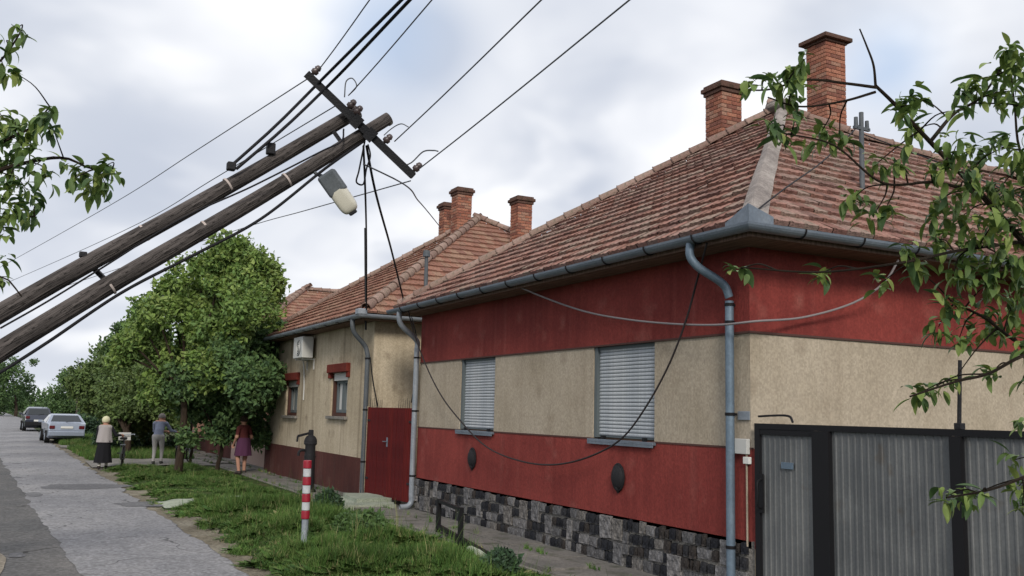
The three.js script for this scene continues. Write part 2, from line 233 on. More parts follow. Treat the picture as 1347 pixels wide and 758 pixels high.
  M.leafWhite = new THREE.MeshPhysicalMaterial({ color: 0xffffff, roughness: 0.75, side: THREE.DoubleSide, transmission: 0.22, thickness: 0 });
}
// ------------------------------------------------------------------ ground, road, verge, pavement
function curve(tab) { return (z) => { if (z >= tab[0][0]) return tab[0][1]; for (let i = 1; i < tab.length; i++) if (z >= tab[i][0]) { const [a, b] = [tab[i - 1], tab[i]], t = (z - a[0]) / (b[0] - a[0]); return lerp(a[1], b[1], t); } return tab[tab.length - 1][1]; }; }
const xr = curve([[12, 2.6], [-11, 2.5], [-16, 2.38], [-24, 2.2], [-38, 1.8], [-48, 1.5], [-118, 0.5], [-200, -3]]);
const xl = curve([[12, -0.05], [-11, -0.12], [-30, -0.75], [-60, -1.9], [-118, -3.8], [-200, -8]]);
const xs = curve([[12, 1.9], [-8, 1.0], [-11.7, 0.79], [-18, 0.42], [-25, 0.12], [-37, -0.45], [-60, -1.8], [-118, -3.7], [-200, -7.9]]);
const wob = (z, s, a = 1) => a * (vnoise(z * 1.7, s, 0, 0, 5) - 0.5) + a * 0.6 * (vnoise(z * 5.3, s, 0, 0, 6) - 0.5);
struct('ground', grid(60, 60, (u, v) => V(lerp(-900, 900, u), -0.09, lerp(300, -1500, v))), M.soil, 'bare and grassy earth reaching to the far trees');
const strip = (fa, fb, z0, z1, n, y, m = 4) => grid(m, n, (u, v) => { const z = lerp(z0, z1, v * (0.4 + 0.6 * v)), a = fa(z), b = fb(z); return V(lerp(a, b, u), y(lerp(a, b, u), z), z); });
struct('old_road', strip((z) => xl(z) + wob(z, 3, 0.2), (z) => xr(z) + wob(z, 8, 0.16), 12, -200, 900, () => 0.0, 6), M.oldRoad, 'darker worn asphalt of the narrow street');
struct('road', strip((z) => xs(z) + wob(z, 12, 0.1), (z) => xr(z) + wob(z, 8, 0.16) - 0.02, 12, -200, 900, () => 0.006, 6), M.road, 'pale resurfaced asphalt lane of the narrow street');
const spatch = (name, label, m, pts, y) => { const s = new THREE.Shape(pts.map(([x, z]) => new THREE.Vector2(x, -z))); const g = new THREE.ShapeGeometry(s); g.rotateX(-Math.PI / 2); g.translate(0, y, 0); return struct(name, [uvm(flat(g))], m, label); };
function blob(cx, cz, rx, rz, n = 26, s = 1) { return Array.from({ length: n }, (_, i) => { const a = i / n * 2 * Math.PI, k = 0.78 + 0.44 * vnoise(Math.cos(a) * 2.2 + s * 7, Math.sin(a) * 2.2 + s * 3); return [cx + Math.cos(a) * rx * k, cz + Math.sin(a) * rz * k]; }); }
{
  const p1 = at(195, 664, { y: 0 }), p2 = at(105, 641, { y: 0 }), p3 = at(45, 651, { y: 0 }), p4 = at(22, 731, { y: 0 }), p5 = at(6, 745, { y: 0 });
  spatch('road_patch', 'dark asphalt repair patch across the lane beside the grass', M.patch, blob(p1.x - 0.05, p1.z, 0.52, 0.55, 26, 2), 0.011);
  spatch('road_patch', 'long dark asphalt repair patch further up the lane', M.patch, blob(p2.x, p2.z, 0.95, 0.8, 26, 4), 0.011);
  spatch('road_patch', 'small dark patch at the seam of the old asphalt', M.patch, blob(p3.x, p3.z, 0.16, 0.5, 20, 6), 0.011);
  spatch('road_patch', 'small dark stain on the old asphalt', M.patch, blob(p4.x, p4.z, 0.1, 0.2, 20, 9), 0.007);
  spatch('gravel_patch', 'pale gravel spread along the edge of the old asphalt', M.gravel, blob(p5.x - 0.28, p5.z, 0.34, 1.6, 30, 5), 0.009);
}
const swalk = (z) => 5.55 + 0.05 * Math.sin(z * 0.4);
function verH(x, z) { const t = clamp((x - xr(z)) / (swalk(z) - xr(z))); return -0.03 + 0.10 * sstep(0, 0.3, t) + 0.045 * (vnoise(x * 1.6, z * 1.6, 0, 0, 9) - 0.5) * sstep(0.02, 0.2, t) * (1 - sstep(0.9, 1, t)); }
struct('verge', strip((z) => xr(z) - 0.3, (z) => swalk(z) + 0.1, 12, -75, 420, (x, z) => verH(x, z), 26), M.soil, 'earth of the grassy verge between the street and the pavement');
struct('road_edge', strip((z) => xr(z) - 0.3, (z) => xr(z) + 0.34 + wob(z, 31, 0.34), 12, -60, 420, (x, z) => Math.max(verH(x, z) + 0.012, -0.006), 8), M.dirt, 'dusty crumbling dirt edge between the asphalt and the grass');
struct('shoulder', strip((z) => xl(z) - 9, (z) => xl(z) + 0.25, 12, -200, 300, (x, z) => -0.03 + 0.05 * sstep(0, 1.2, xl(z) - x), 10), M.soil, 'grassy shoulder on the far side of the street');
// pavement slabs in front of the houses
{
  const pv = struct('pavement', [box(5.5, 7.2, -0.05, 0.085, 6, -62)], M.mortar, 'concrete slab pavement along the house fronts');
  let z = 5.9; while (z > -61) { const L = rr(0.9, 1.35); for (const [a, b] of [[5.56, 6.12], [6.14, 6.8]]) { const g = rbox(a + rr(0, 0.02), b, 0.03, 0.115 + rr(-0.006, 0.01), z - L + 0.018, z, 0.008); const m = part(pv, 'paving_slab', g, M.concrete); m.rotation.z = rr(-0.004, 0.004); } z -= L; }
}
// concrete crossings over the verge
{
  const d1 = struct('driveway', [grid(10, 6, (u, v) => { const x = lerp(2.55, 3.25, u); return V(x, verH(x, -19.4) + 0.018, -18.75 - 1.25 * v + 0.12 * Math.sin(u * 9)); })], M.slab, 'pale worn concrete slab crossing the grass verge');
  part(d1, 'concrete_slab', grid(8, 6, (u, v) => { const x = lerp(3.4, 4.35, u); return V(x, verH(x, -19.6) + 0.022, -19.2 - 0.8 * v + 0.08 * Math.sin(u * 7)); }), M.slab);
  struct('driveway', [grid(12, 8, (u, v) => { const x = lerp(2.05, 5.6, u); return V(x, Math.max(verH(x, -32), 0.012) + 0.02, -30.6 - 3.6 * v - 0.2 * Math.sin(u * 5)); })], M.concrete, 'grey concrete drive crossing the verge beyond the big tree');
  struct('driveway', [grid(12, 8, (u, v) => { const x = lerp(1.7, 5.6, u); return V(x, Math.max(verH(x, -45), 0.012) + 0.02, -44 - 2.4 * v + 0.3 * Math.sin(u * 4)); })], M.concrete, 'pale drive behind the parked silver car');
}

// ------------------------------------------------------------------ roofs, tiles, bricks
function tileGeo(w, L, variant) {                          // a clay tile: u across, v up the slope, n off the slope; a roll at one side and a raised rib
  const nu = 8, g = [], prof = (t) => 0.011 * Math.exp(-(((t - 0.1) / 0.085) ** 2)) + 0.006 * Math.exp(-(((t - 0.52) / 0.1) ** 2)) + 0.008 * Math.exp(-(((t - 0.97) / 0.08) ** 2));
  const pos = []; const q = (a, b, c, d) => { for (const p of [a, b, c, a, c, d]) pos.push(...p); };
  const P = (t, v, n) => [(t - 0.5) * w, v, n];
  for (let i = 0; i < nu; i++) {
    const a = i / nu, b = (i + 1) / nu, lo = 0.046 + variant * 0.005;
    q(P(a, 0, lo + prof(a)), P(b, 0, lo + prof(b)), P(b, L, 0.008 + prof(b)), P(a, L, 0.008 + prof(a)));
    q(P(a, 0, 0.006), P(b, 0, 0.006), P(b, 0, lo + prof(b)), P(a, 0, lo + prof(a)));
  }
  const geo = new THREE.BufferGeometry(); geo.setAttribute('position', new THREE.Float32BufferAttribute(pos, 3)); geo.computeVertexNormals();
  const uv = []; for (let i = 0; i < pos.length; i += 3) uv.push(pos[i], pos[i + 1] + pos[i + 2]); geo.setAttribute('uv', new THREE.Float32BufferAttribute(uv, 2)); return geo;
}
const TW = 0.2, GAUGE = 0.275;
const tileShapes = [0, 1, 2].map((v) => tileGeo(TW - 0.006, GAUGE + 0.045, v));
// lay tiles on the slope with eave from a to b (eave direction) and up vector; umin/umax(v) bound it
function layTiles(roof, a, b, peak, colours, mats, vmax, umin, umax, list, gauge = GAUGE) {
  const U = b.clone().sub(a).normalize(), w = peak.clone().sub(a), S = w.addScaledVector(U, -w.dot(U)).normalize(), Nn = U.clone().cross(S).normalize(); if (Nn.y < 0) Nn.negate();
  const basis = new THREE.Matrix4().makeBasis(U, S, Nn);
  for (let r = 0; r * gauge < vmax; r++) {
    const v = r * gauge; let c0 = Math.floor(umin(v) / TW) - 1, c1 = Math.ceil(umax(v) / TW) + 1;
    for (let c = c0; c <= c1; c++) {
      const u = (c + (r % 2 ? 0.5 : 0)) * TW; if (u + TW / 2 < umin(v) + 0.03 || u - TW / 2 > umax(v) - 0.03) continue;
      const cut = u - TW / 2 < umin(v + gauge + 0.05) || u + TW / 2 > umax(v + gauge + 0.05) || v + gauge > vmax;
      const k = Math.floor(R() * 3), col = Math.floor(R() * mats.length), m = new THREE.Matrix4().makeTranslation(u, v + rr(-0.006, 0.006), rr(0, 0.005)).multiply(new THREE.Matrix4().makeRotationZ(rr(-0.018, 0.018))).multiply(new THREE.Matrix4().makeRotationY(rr(-0.02, 0.02)));
      const centre = a.clone().addScaledVector(U, u).addScaledVector(S, v + 0.2);
      list.push({ k, col, m, basis, a, cut, umin, umax, vmax, d: centre.distanceTo(camPos), centre });
    }
  }
}
function inFrame(p, mx = 0) { const d = p.clone().sub(camPos), z = d.dot(fwd); if (z <= 0) return false; const x = CX + FOCAL * d.dot(rgt) / z, y = CY - FOCAL * d.dot(upv) / z; return x > -mx && x < 1347 + mx && y > -mx && y < 758 + mx; }
function finishTiles(roof, list, colours, mats, single) {
  list.sort((p, q) => (inFrame(q.centre, 10) - inFrame(p.centre, 10)) || p.d - q.d);
  let n = 0; const rest = [];
  for (const t of list) {
    const full = t.basis.clone().setPosition(t.a);
    if (!t.cut && n < single) { const mesh = new THREE.Mesh(tileShapes[t.k], mats[t.col]); mesh.name = 'roof_tile'; mesh.applyMatrix4(full.clone().multiply(t.m)); roof.add(mesh); n++; continue; }
    const g = tileShapes[t.k].clone().applyMatrix4(t.m);
    if (t.cut) { const p = g.attributes.position; for (let i = 0; i < p.count; i++) { const v = Math.min(p.getY(i), t.vmax); p.setXYZ(i, clamp(p.getX(i), t.umin(v), Math.max(t.umin(v), t.umax(v))), v, p.getZ(i)); } g.computeVertexNormals(); }
    g.applyMatrix4(full); const c = colours[t.col], col = new Float32Array(g.attributes.position.count * 3); for (let i = 0; i < col.length; i++) col[i] = c[i % 3]; g.setAttribute('color', new THREE.BufferAttribute(col, 3)); rest.push(g);
  }
  const m = part(roof, 'roof_tile', [mergeGeometries(rest, false)], M.tileMerged); m.userData = { kind: 'stuff' };
}
function capRow(roof, a, b, r = 0.11, L = 0.36, name = 'ridge_tile', mats = M.cap) { // half-round ridge tiles, each overlapping the next
  const d = b.clone().sub(a), n = Math.ceil(d.length() / L); d.normalize(); const s = d.clone().cross(V(0, 1, 0)).normalize(), u = s.clone().cross(d);
  const shape = new THREE.CylinderGeometry(r * 0.92, r * 1.12, L * 1.08, 10, 1, true, -Math.PI / 2 - 0.25, Math.PI + 0.5); shape.rotateX(-Math.PI / 2); // axis along -z... y->-z
  const lip = new THREE.TorusGeometry(r * 1.1, 0.014, 5, 10, Math.PI); lip.translate(0, 0, L * 0.54); const geo = merge([shape, lip]);
  for (let i = 0; i < n; i++) { const m = new THREE.Mesh(geo, mats[Math.floor(R() * mats.length)]); m.name = name; const c = a.clone().addScaledVector(d, (i + 0.5) * L); m.applyMatrix4(new THREE.Matrix4().makeBasis(s, u, d.clone().negate()).setPosition(c.addScaledVector(u, -0.015 + rr(-0.006, 0.008)))); m.rotateZ(rr(-0.06, 0.06)); roof.add(m); }
}
function chimney(house, pos, w, base, top, capStyle) {     // a brick stack whose bricks are single pieces
  const ch = part(house, 'chimney', [box(pos.x - w / 2 + 0.012, pos.x + w / 2 - 0.012, base, top, pos.z - w / 2 + 0.012, pos.z + w / 2 - 0.012)], M.brickMortar);
  const bh = 0.075, n = 2, bl = w / n; const shapes = {}; const geo = (l, d) => shapes[l.toFixed(3) + d] ??= uvm(new THREE.BoxGeometry(l - 0.012, bh - 0.012, d).toNonIndexed());
  let k = 0; for (let y = top - bh; y > base; y -= bh, k++) {
    for (let f = 0; f < 4; f++) {
      const off = k % 2 ? bl * 0.5 : 0; let t = -w / 2 + (off ? off - bl : 0);
      for (; t < w / 2 - 0.01; t += bl) {
        const s = Math.max(t, -w / 2), e = Math.min(t + bl, w / 2); if (e - s < 0.03) continue; if (f > 1 && y < top - 0.6) continue; // the two faces away from the street show only near the top
        const m = new THREE.Mesh(geo(e - s, 0.04), M.bricks[Math.floor(R() * M.bricks.length)]); m.name = 'brick';
        const mid = (s + e) / 2, out = w / 2 - 0.018 + rr(-0.003, 0.004);
        if (f === 0) { m.position.set(pos.x - out, y + bh / 2, pos.z + mid); m.rotation.y = Math.PI / 2; } else if (f === 1) m.position.set(pos.x + mid, y + bh / 2, pos.z + out); else if (f === 2) { m.position.set(pos.x + out, y + bh / 2, pos.z + mid); m.rotation.y = Math.PI / 2; } else m.position.set(pos.x + mid, y + bh / 2, pos.z - out);
        ch.add(m);
      }
    }
  }
  const q = (o, a, b) => rbox(pos.x - w / 2 - o, pos.x + w / 2 + o, top + a, top + b, pos.z - w / 2 - o, pos.z + w / 2 + o, 0.012);
  part(ch, 'cap', capStyle === 'slab' ? [q(0.03, 0, 0.05), q(0.1, 0.05, 0.13)] : [q(0.03, 0, 0.07), q(0.065, 0.07, 0.15), q(0.03, 0.15, 0.2)], M.capDark);
  return ch;
}
const gutterProf = (() => { const p = [], r = 0.078, t = 0.006; for (let i = 0; i <= 10; i++) { const a = Math.PI + i / 10 * Math.PI; p.push([Math.cos(a) * r, Math.sin(a) * r]); } for (let i = 10; i >= 0; i--) { const a = Math.PI + i / 10 * Math.PI; p.push([Math.cos(a) * (r - t), Math.sin(a) * (r - t)]); } return p; })();

// ------------------------------------------------------------------ the red and cream house
const HX = 6.7, HZ0 = -7.58, HZ1 = -16.72;                 // street front plane, near corner, far end
const redHouse = thing('red_house', 'dark red and cream house with roller shutters and speckled stone base', 'house', [0, 0, 0]);
const windows1 = [[-9.25, -10.61], [-13.54, -14.86]];
{
  const H = redHouse, T = 0.3, XE = 19;
  // street front: upper red, cream between the windows, lower red; then the end wall
  part(H, 'upper_wall', [box(HX - 0.012, HX + T, 2.81, 3.95, HZ0 + 0.012, HZ1)], M.red);
  part(H, 'upper_wall', [box(HX + T, XE, 2.81, 3.95, HZ0 - T, HZ0 + 0.012)], M.red);
  let z = HZ0; const seg = [];
  for (const [a, b] of [...windows1, [HZ1, HZ1]]) { seg.push(box(HX, HX + T, 1.6, 2.81, z, a)); z = b; }
  part(H, 'middle_wall', seg, M.cream);
  part(H, 'middle_wall', [box(HX + T, XE, 1.6, 2.81, HZ0 - T, HZ0)], M.cream);
  part(H, 'lower_wall', [box(HX - 0.012, HX + T, 0.6, 1.6, HZ0 + 0.012, HZ1)], M.red);
  part(H, 'lower_wall', [box(HX + T, XE, 0.0, 1.6, HZ0 - T, HZ0 + 0.012)], M.red);
  part(H, 'gable_wall', [box(HX + T, XE, 0, 3.95, HZ1, HZ1 + T), box(HX, HX + T, 0, 0.6, HZ1 + 0.001, HZ0 - 0.02)], M.cream2);
  part(H, 'inner_wall', [box(HX + T + 0.3, HX + T + 0.34, 0.2, 3.9, HZ0 - T - 0.01, HZ1 + T + 0.01)], M.deck);
  // thin dark brown strips along the borders of the red and cream bands
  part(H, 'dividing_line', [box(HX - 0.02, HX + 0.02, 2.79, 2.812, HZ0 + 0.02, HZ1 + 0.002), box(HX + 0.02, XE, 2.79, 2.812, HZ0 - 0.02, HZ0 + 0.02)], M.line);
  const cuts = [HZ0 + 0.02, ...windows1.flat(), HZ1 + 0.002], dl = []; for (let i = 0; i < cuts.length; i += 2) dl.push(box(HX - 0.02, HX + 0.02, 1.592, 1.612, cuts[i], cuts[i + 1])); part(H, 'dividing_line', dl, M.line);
  // stone base
  const pl = part(H, 'plinth', [box(HX - 0.012, HX + 0.02, 0.02, 0.672, HZ0 + 0.02, HZ1 + 0.005)], M.mortar);
  const geos = {}; const sg = (l, h, d) => { const vr = Math.floor(R() * 3), k = [l, h, d].map((q) => q.toFixed(2)).join() + vr; return geos[k] ??= (() => { const g = new THREE.BoxGeometry(d, h, l, 1, 1, 1).toNonIndexed(); const p = g.attributes.position; for (let i = 0; i < p.count; i++) if (p.getX(i) < 0) { const s = 1 - 0.012 / l, t = 1 - 0.012 / h; const jz = 0.011 * (vnoise(p.getY(i) * 37 + vr * 5, p.getZ(i) * 23 + 3) - 0.5) * 2, jy = 0.013 * (vnoise(p.getZ(i) * 31 + vr * 7, p.getY(i) * 29) - 0.5) * 2; p.setXYZ(i, p.getX(i) + jy * 0.6, p.getY(i) * t + jy, p.getZ(i) * s + jz); } g.computeVertexNormals(); return uvm(g); })(); };
  const rows = [0.095, 0.24, 0.375, 0.52, 0.672];
  const stone = (z0, l, y0, y1, dark) => { const h = y1 - y0, m = new THREE.Mesh(sg(Math.round((l - (dark ? 0.026 : 0.014)) * 50) / 50, Math.round((h - (dark ? 0.024 : 0.014)) * 50) / 50, 0.05), M.stones[dark ? Math.floor(R() * 4) : 4 + Math.floor(R() * 4)]); m.name = 'stone'; m.position.set(HX - 0.012 - rr(0.0, 0.014), (y0 + y1) / 2, z0 - l / 2); m.rotation.set(rr(-0.02, 0.02), rr(-0.03, 0.03), rr(-0.02, 0.02)); pl.add(m); };
  const skip = rows.map(() => []);
  for (let r = 3; r >= 0; r--) {
    let zz = HZ0 - 0.02, dark = R() < 0.5, run = 0;
    while (zz > HZ1 + 0.06) {
      if (run <= 0) { dark = !dark; run = dark ? 1 + Math.floor(R() * 5) : 1 + Math.floor(R() * 1.7); }
      let l = dark ? rr(0.075, 0.145) : rr(0.12, 0.28); l = Math.min(l, zz - HZ1);
      const busy = skip[r].some(([a, b]) => zz - l < a && zz > b); run--;
      if (!busy) { const tall = !dark && r > 0 && R() < 0.35; stone(zz, l, tall ? rows[r - 1] : rows[r] + rr(-0.012, 0.012), rows[r + 1] + (r === 3 ? rr(-0.03, 0.006) : rr(-0.012, 0.012)), dark); if (tall) skip[r - 1].push([zz, zz - l]); zz -= l; }
      else { const s = skip[r].find(([a, b]) => zz - l < a && zz > b); if (zz - s[0] > 0.06) stone(zz, zz - s[0], rows[r], rows[r + 1], dark); zz = s[1]; }
    }
  }
  // shuttered windows
  windows1.forEach(([a, b], i) => { const HW = HX - 0.045;
    const fr = part(H, 'window', [box(HW + 0.13, HW + 0.17, 1.6, 2.81, a, b)], M.deck); fr.userData = { label: i ? 'shuttered window beside the red door' : 'wide shuttered window beside the corner downpipe' };
    part(fr, 'frame', [box(HW + 0.085, HW + 0.13, 1.62, 2.80, a, a - 0.045), box(HW + 0.06, HW + 0.13, 1.62, 2.80, b + 0.07, b), box(HW + 0.085, HW + 0.13, 2.75, 2.8, a - 0.045, b + 0.045)], M.frameGrey);
    const n = 24, y0 = 1.645, y1 = 2.765, h = (y1 - y0) / n, pr = []; for (let k = 0; k <= 6; k++) { const q = k / 6; pr.push([-0.009 * Math.sin(q * Math.PI) ** 0.6, (q - 0.5) * (h - 0.006)]); }
    const sp = []; for (let k = 0; k < 6; k++) { const [xa, ya] = pr[k], [xb, yb] = pr[k + 1], w = (a - b - 0.115) / 2; for (const q of [[xa, ya, w], [xb, yb, w], [xb, yb, -w], [xa, ya, w], [xb, yb, -w], [xa, ya, -w]]) sp.push(...q); }
    const gg = new THREE.BufferGeometry(); gg.setAttribute('position', new THREE.Float32BufferAttribute(sp, 3)); gg.computeVertexNormals(); uvm(gg);
    for (let k = 0; k < n; k++) { const m = new THREE.Mesh(gg, M.slat); m.name = 'shutter_slat'; m.position.set(HW + 0.11 + rr(-0.001, 0.001), y0 + (k + 0.5) * h, (a + b) / 2 + 0.0125); fr.add(m); }
    part(fr, 'shutter_backing', [box(HW + 0.1125, HW + 0.125, y0 - 0.02, y1, a - 0.05, b + 0.06)], M.frameGrey);
    part(fr, 'sill', [rbox(HX - 0.06, HW + 0.13, 1.562, 1.6, a + 0.05, b - 0.05, 0.006), box(HX - 0.058, HX - 0.05, 1.535, 1.57, a + 0.045, b - 0.045)], M.zinc);
    for (const t of [0.16, 0.83]) part(fr, 'shutter_stop', [rbox(HW + 0.03, HW + 0.09, 1.6, 1.645, lerp(a, b, t) + 0.02, lerp(a, b, t) - 0.02, 0.006)], M.blackMetal);
  });
  // oval cast ornaments
  for (const [px, py, s] of [[813, 628, 1.0], [621, 603, 0.95]]) {
    const p = at(px, py, { x: HX - 0.03 }); const g1 = new THREE.SphereGeometry(1, 18, 12); g1.scale(0.065, 0.155 * s, 0.125 * s); const g2 = new THREE.TorusGeometry(0.1, 0.014, 6, 22); g2.rotateY(Math.PI / 2); g2.scale(1, 1.55, 1.25);
    const o = part(H, 'wall_ornament', [g1, g2, lathe([[0, -0.2], [0.012, -0.19], [0.022, -0.16], [0.05, -0.12], [0, -0.1]])], M.iron); o.position.copy(p); o.userData = { label: 'dark oval cast iron ornament on the red wall' };
  }
  // roof
  const EY = 3.83, EX = 6.24, Z0 = -7.05, Z1 = -17.05, A = V(11.4, 7.25, -12.05), E0 = V(EX, EY, Z0), E1 = V(EX, EY, Z1), E2 = V(XE, EY, Z0), E3 = V(XE, EY, Z1);
  const tE = (A.y - EY) / (Z0 - A.z), zr = -10.72, yr = EY + (Z0 - zr) * tE, P1 = V(12.5, EY + (Z0 + 11.15) * tE, -11.15), P2 = V(13.9, yr, zr), P3 = V(XE, yr, zr);
  const dn = (p, k = 0.035) => p.clone().add(V(0, -k, 0));
  const roof = part(H, 'roof', [poly([E0, E1, A].map((p) => dn(p))), poly([E0, E2, P3, P2, P1, A].map((p) => dn(p))), poly([E1, E3, V(XE, yr, -13.4), V(13.9, yr, -13.4), A].map((p) => dn(p))), poly([P1, P2, V(13.9, yr, -13.4), A].map((p) => dn(p))), poly([P2, P3, V(XE, yr, -13.4), V(13.9, yr, -13.4)].map((p) => dn(p)))], M.deck);
  const list = [];
  { const L = Z0 - Z1, w = A.clone().sub(E0), Sl = Math.hypot(A.x - EX, A.y - EY), tA = Z0 - A.z; layTiles(roof, E1, E0, A, M.tilec, M.tiles, Sl, (v) => (L - tA) * v / Sl, (v) => L - tA * v / Sl - 0.04, list); }
  { const Sl = Math.hypot(A.z - Z0, A.y - EY), tA = A.x - EX; const sv = (p) => Math.hypot(p.z - Z0, p.y - EY), top = [[sv(A), A.x - EX], [sv(P1), P1.x - EX], [sv(P2), P2.x - EX], [sv(P2) - 0.001, XE - EX]];
    layTiles(roof, E0, E2, A, M.tilec, M.tiles, Sl, (v) => tA * v / Sl + 0.04, (v) => { if (v <= sv(P2)) return 9.2; for (let i = 0; i < 2; i++) if (v <= top[i][0] && v >= top[i + 1][0]) return lerp(top[i + 1][1], top[i][1], (v - top[i + 1][0]) / (top[i][0] - top[i + 1][0])); return top[0][1]; }, list); }
  finishTiles(roof, list, M.tilec, M.tiles, 300);
  capRow(roof, E1.clone().add(V(0.1, 0.1, 0.1)), A.clone().add(V(0, 0.08, 0)), 0.1);
  capRow(roof, P3.clone().setX(17).add(V(0, 0.06, 0)), P2.clone().add(V(0, 0.06, 0)), 0.1); capRow(roof, P2.clone().add(V(0, 0.06, 0)), P1.clone().add(V(0, 0.06, 0)), 0.1); capRow(roof, P1.clone().add(V(0, 0.06, 0)), A.clone().add(V(0, 0.06, 0)), 0.1);
  // wide cement hip: a lumpy band folded over both slopes
  const hipG = grid(10, 70, (u, v) => { const s = (u - 0.5) * 2, wd = (s > 0 ? 0.235 : 0.15) * (1 - 0.3 * v) + 0.012 * (vnoise(v * 14, s > 0 ? 3 : 6) - 0.5) + 0.012 * (vnoise(v * 34, s > 0 ? 9 : 4) - 0.5), c = E0.clone().lerp(A, v * 0.985 + 0.012), k = Math.abs(s) * wd; const off = s < 0 ? V(0, 0, -k) : V(k, 0, 0); /* level along each slope */ const lift = 0.1 - 0.02 * Math.abs(s) ** 2 + (s > 0 ? 0.0 : 0) + 0.006 * (vnoise(v * 18, s * 2 + 7) - 0.5); return c.add(off).add(V(0, lift, 0)); });
  const knob = new THREE.SphereGeometry(0.24, 18, 12); knob.scale(1.2, 0.6, 1.2); knob.translate(A.x + 0.02, A.y + 0.06, A.z); part(roof, 'hip_mortar', [uvm(flat(hipG)), uvm(flat(knob))], M.hip);
  // eaves
  part(H, 'soffit', [box(EX + 0.03, HX + 0.02, 3.70, 3.73, Z0 - 0.03, Z1 + 0.2), box(HX + 0.02, XE, 3.70, 3.73, Z0 - 0.03, HZ0 - 0.05)], M.soffit);
  part(H, 'fascia', [box(EX + 0.02, EX + 0.045, 3.69, 3.84, Z0 - 0.02, Z1 + 0.1), box(EX + 0.045, XE, 3.69, 3.84, Z0 - 0.045, Z0 - 0.02)], M.soffit);
  const GY = 3.80, gx = EX - 0.05, gz = Z0 + 0.05;
  const gut = part(H, 'gutter', [sweep(gutterProf, [V(gx, GY, Z1 - 0.1), V(gx, GY, gz), V(XE, GY, gz)])], M.zinc);
  const ring = new THREE.TorusGeometry(0.084, 0.011, 5, 14, Math.PI); ring.rotateZ(Math.PI); 
  for (let z = Z0 - 0.75; z > Z1; z -= 0.86) { const m = new THREE.Mesh(ring, M.blackMetal); m.name = 'gutter_bracket'; m.position.set(gx, GY, z); gut.add(m); }
  for (let x = EX + 0.62; x < 12; x += 0.82) { const m = new THREE.Mesh(ring, M.blackMetal); m.name = 'gutter_bracket'; m.position.set(x, GY, gz); m.rotation.y = Math.PI / 2; gut.add(m); }
  // corner flashing plates standing on the gutter
  const t = 0.004; const plate = (a, b, ha, hb) => { const o = a.clone().sub(b).cross(V(0, 1, 0)).normalize().multiplyScalar(t), q = [a, b, b.clone().add(V(0, hb, 0)), a.clone().add(V(0, ha, 0))]; return [poly(q), poly(q.map((p) => p.clone().add(o)))]; };
  const c0 = V(gx - 0.06, GY - 0.02, gz + 0.06);
  part(gut, 'corner_flashing', [...plate(c0, V(gx - 0.06, GY - 0.02, gz - 0.28), 0.2, 0.06), ...plate(c0, V(gx + 0.26, GY - 0.02, gz + 0.06), 0.2, 0.1), poly([c0.clone().add(V(0, 0.2, 0)), V(gx - 0.06, GY + 0.04, gz - 0.28), V(EX + 0.2, GY + 0.2, Z0 - 0.2)]), poly([c0.clone().add(V(0, 0.2, 0)), V(gx + 0.26, GY + 0.08, gz + 0.06), V(EX + 0.2, GY + 0.2, Z0 - 0.2)])], M.zinc);
  // chimneys
  const pT = at(1088, 165, { z: -12.6 }), pL = at(952, 180, { z: -13.1 });
  const tT = at(1088, 63, { z: -12.6 }).y, tL = at(952, 127, { z: -13.1 }).y;
  chimney(H, V(pT.x, 0, -12.6), 0.5, 6.5, tT, 'slab').userData = { label: 'tall brick chimney with a flat slab cap' };
  chimney(H, V(pL.x, 0, -13.1), 0.46, 6.1, tL, 'corbel').userData = { label: 'shorter brick chimney with a stepped cap' };
  // downpipes
  const pz = at(960, 560, { x: HX - 0.09 }).z, off = 0.085;
  const pipe = part(H, 'downpipe', [tube([V(gx, GY - 0.06, pz - 0.12), V(gx, GY - 0.2, pz - 0.12), V(gx + 0.06, GY - 0.3, pz - 0.09), V(HX - off - 0.05, GY - 0.5, pz - 0.015), V(HX - off, GY - 0.62, pz)], 0.046, 40, 12), cyl(V(HX - off, GY - 0.66, pz), V(HX - off, 0.1, pz), 0.046, 0.046, 14)], M.pipe); pipe.userData = { label: 'blue grey zinc downpipe at the corner' };
  for (const y of [GY - 0.7, at(960, 424, { x: HX - 0.09 }).y, at(960, 545, { x: HX - 0.09 }).y, at(961, 720, { x: HX - 0.09 }).y]) part(pipe, 'pipe_clamp', [cyl(V(HX - off, y - 0.016, pz), V(HX - off, y + 0.016, pz), 0.052, 0.052, 14), box(HX - off, HX, y - 0.012, y + 0.012, pz - 0.01, pz + 0.01)], M.blackMetal);
  const pz2 = HZ1 - 0.02, p2 = part(H, 'downpipe', [tube([V(gx, GY - 0.06, pz2 + 0.12), V(gx, GY - 0.18, pz2 + 0.12), V(gx + 0.05, GY - 0.3, pz2 + 0.1), V(HX - off, GY - 0.6, pz2), V(HX - off, GY - 0.75, pz2)], 0.05, 40, 12), cyl(V(HX - off, GY - 0.72, pz2), V(HX - off, 0.32, pz2), 0.05, 0.05, 14), tube([V(HX - off, 0.34, pz2), V(HX - off, 0.22, pz2), V(HX - off - 0.06, 0.15, pz2), V(HX - off - 0.22, 0.13, pz2)], 0.05, 20, 12)], M.zincLight); p2.userData = { label: 'pale zinc downpipe beside the red door' };
  for (const y of [0.7, 1.9, 2.9]) part(p2, 'pipe_clamp', [cyl(V(HX - off, y - 0.016, pz2), V(HX - off, y + 0.016, pz2), 0.056, 0.056, 14), box(HX - off, HX, y - 0.012, y + 0.012, pz2 - 0.01, pz2 + 0.01)], M.blackMetal);
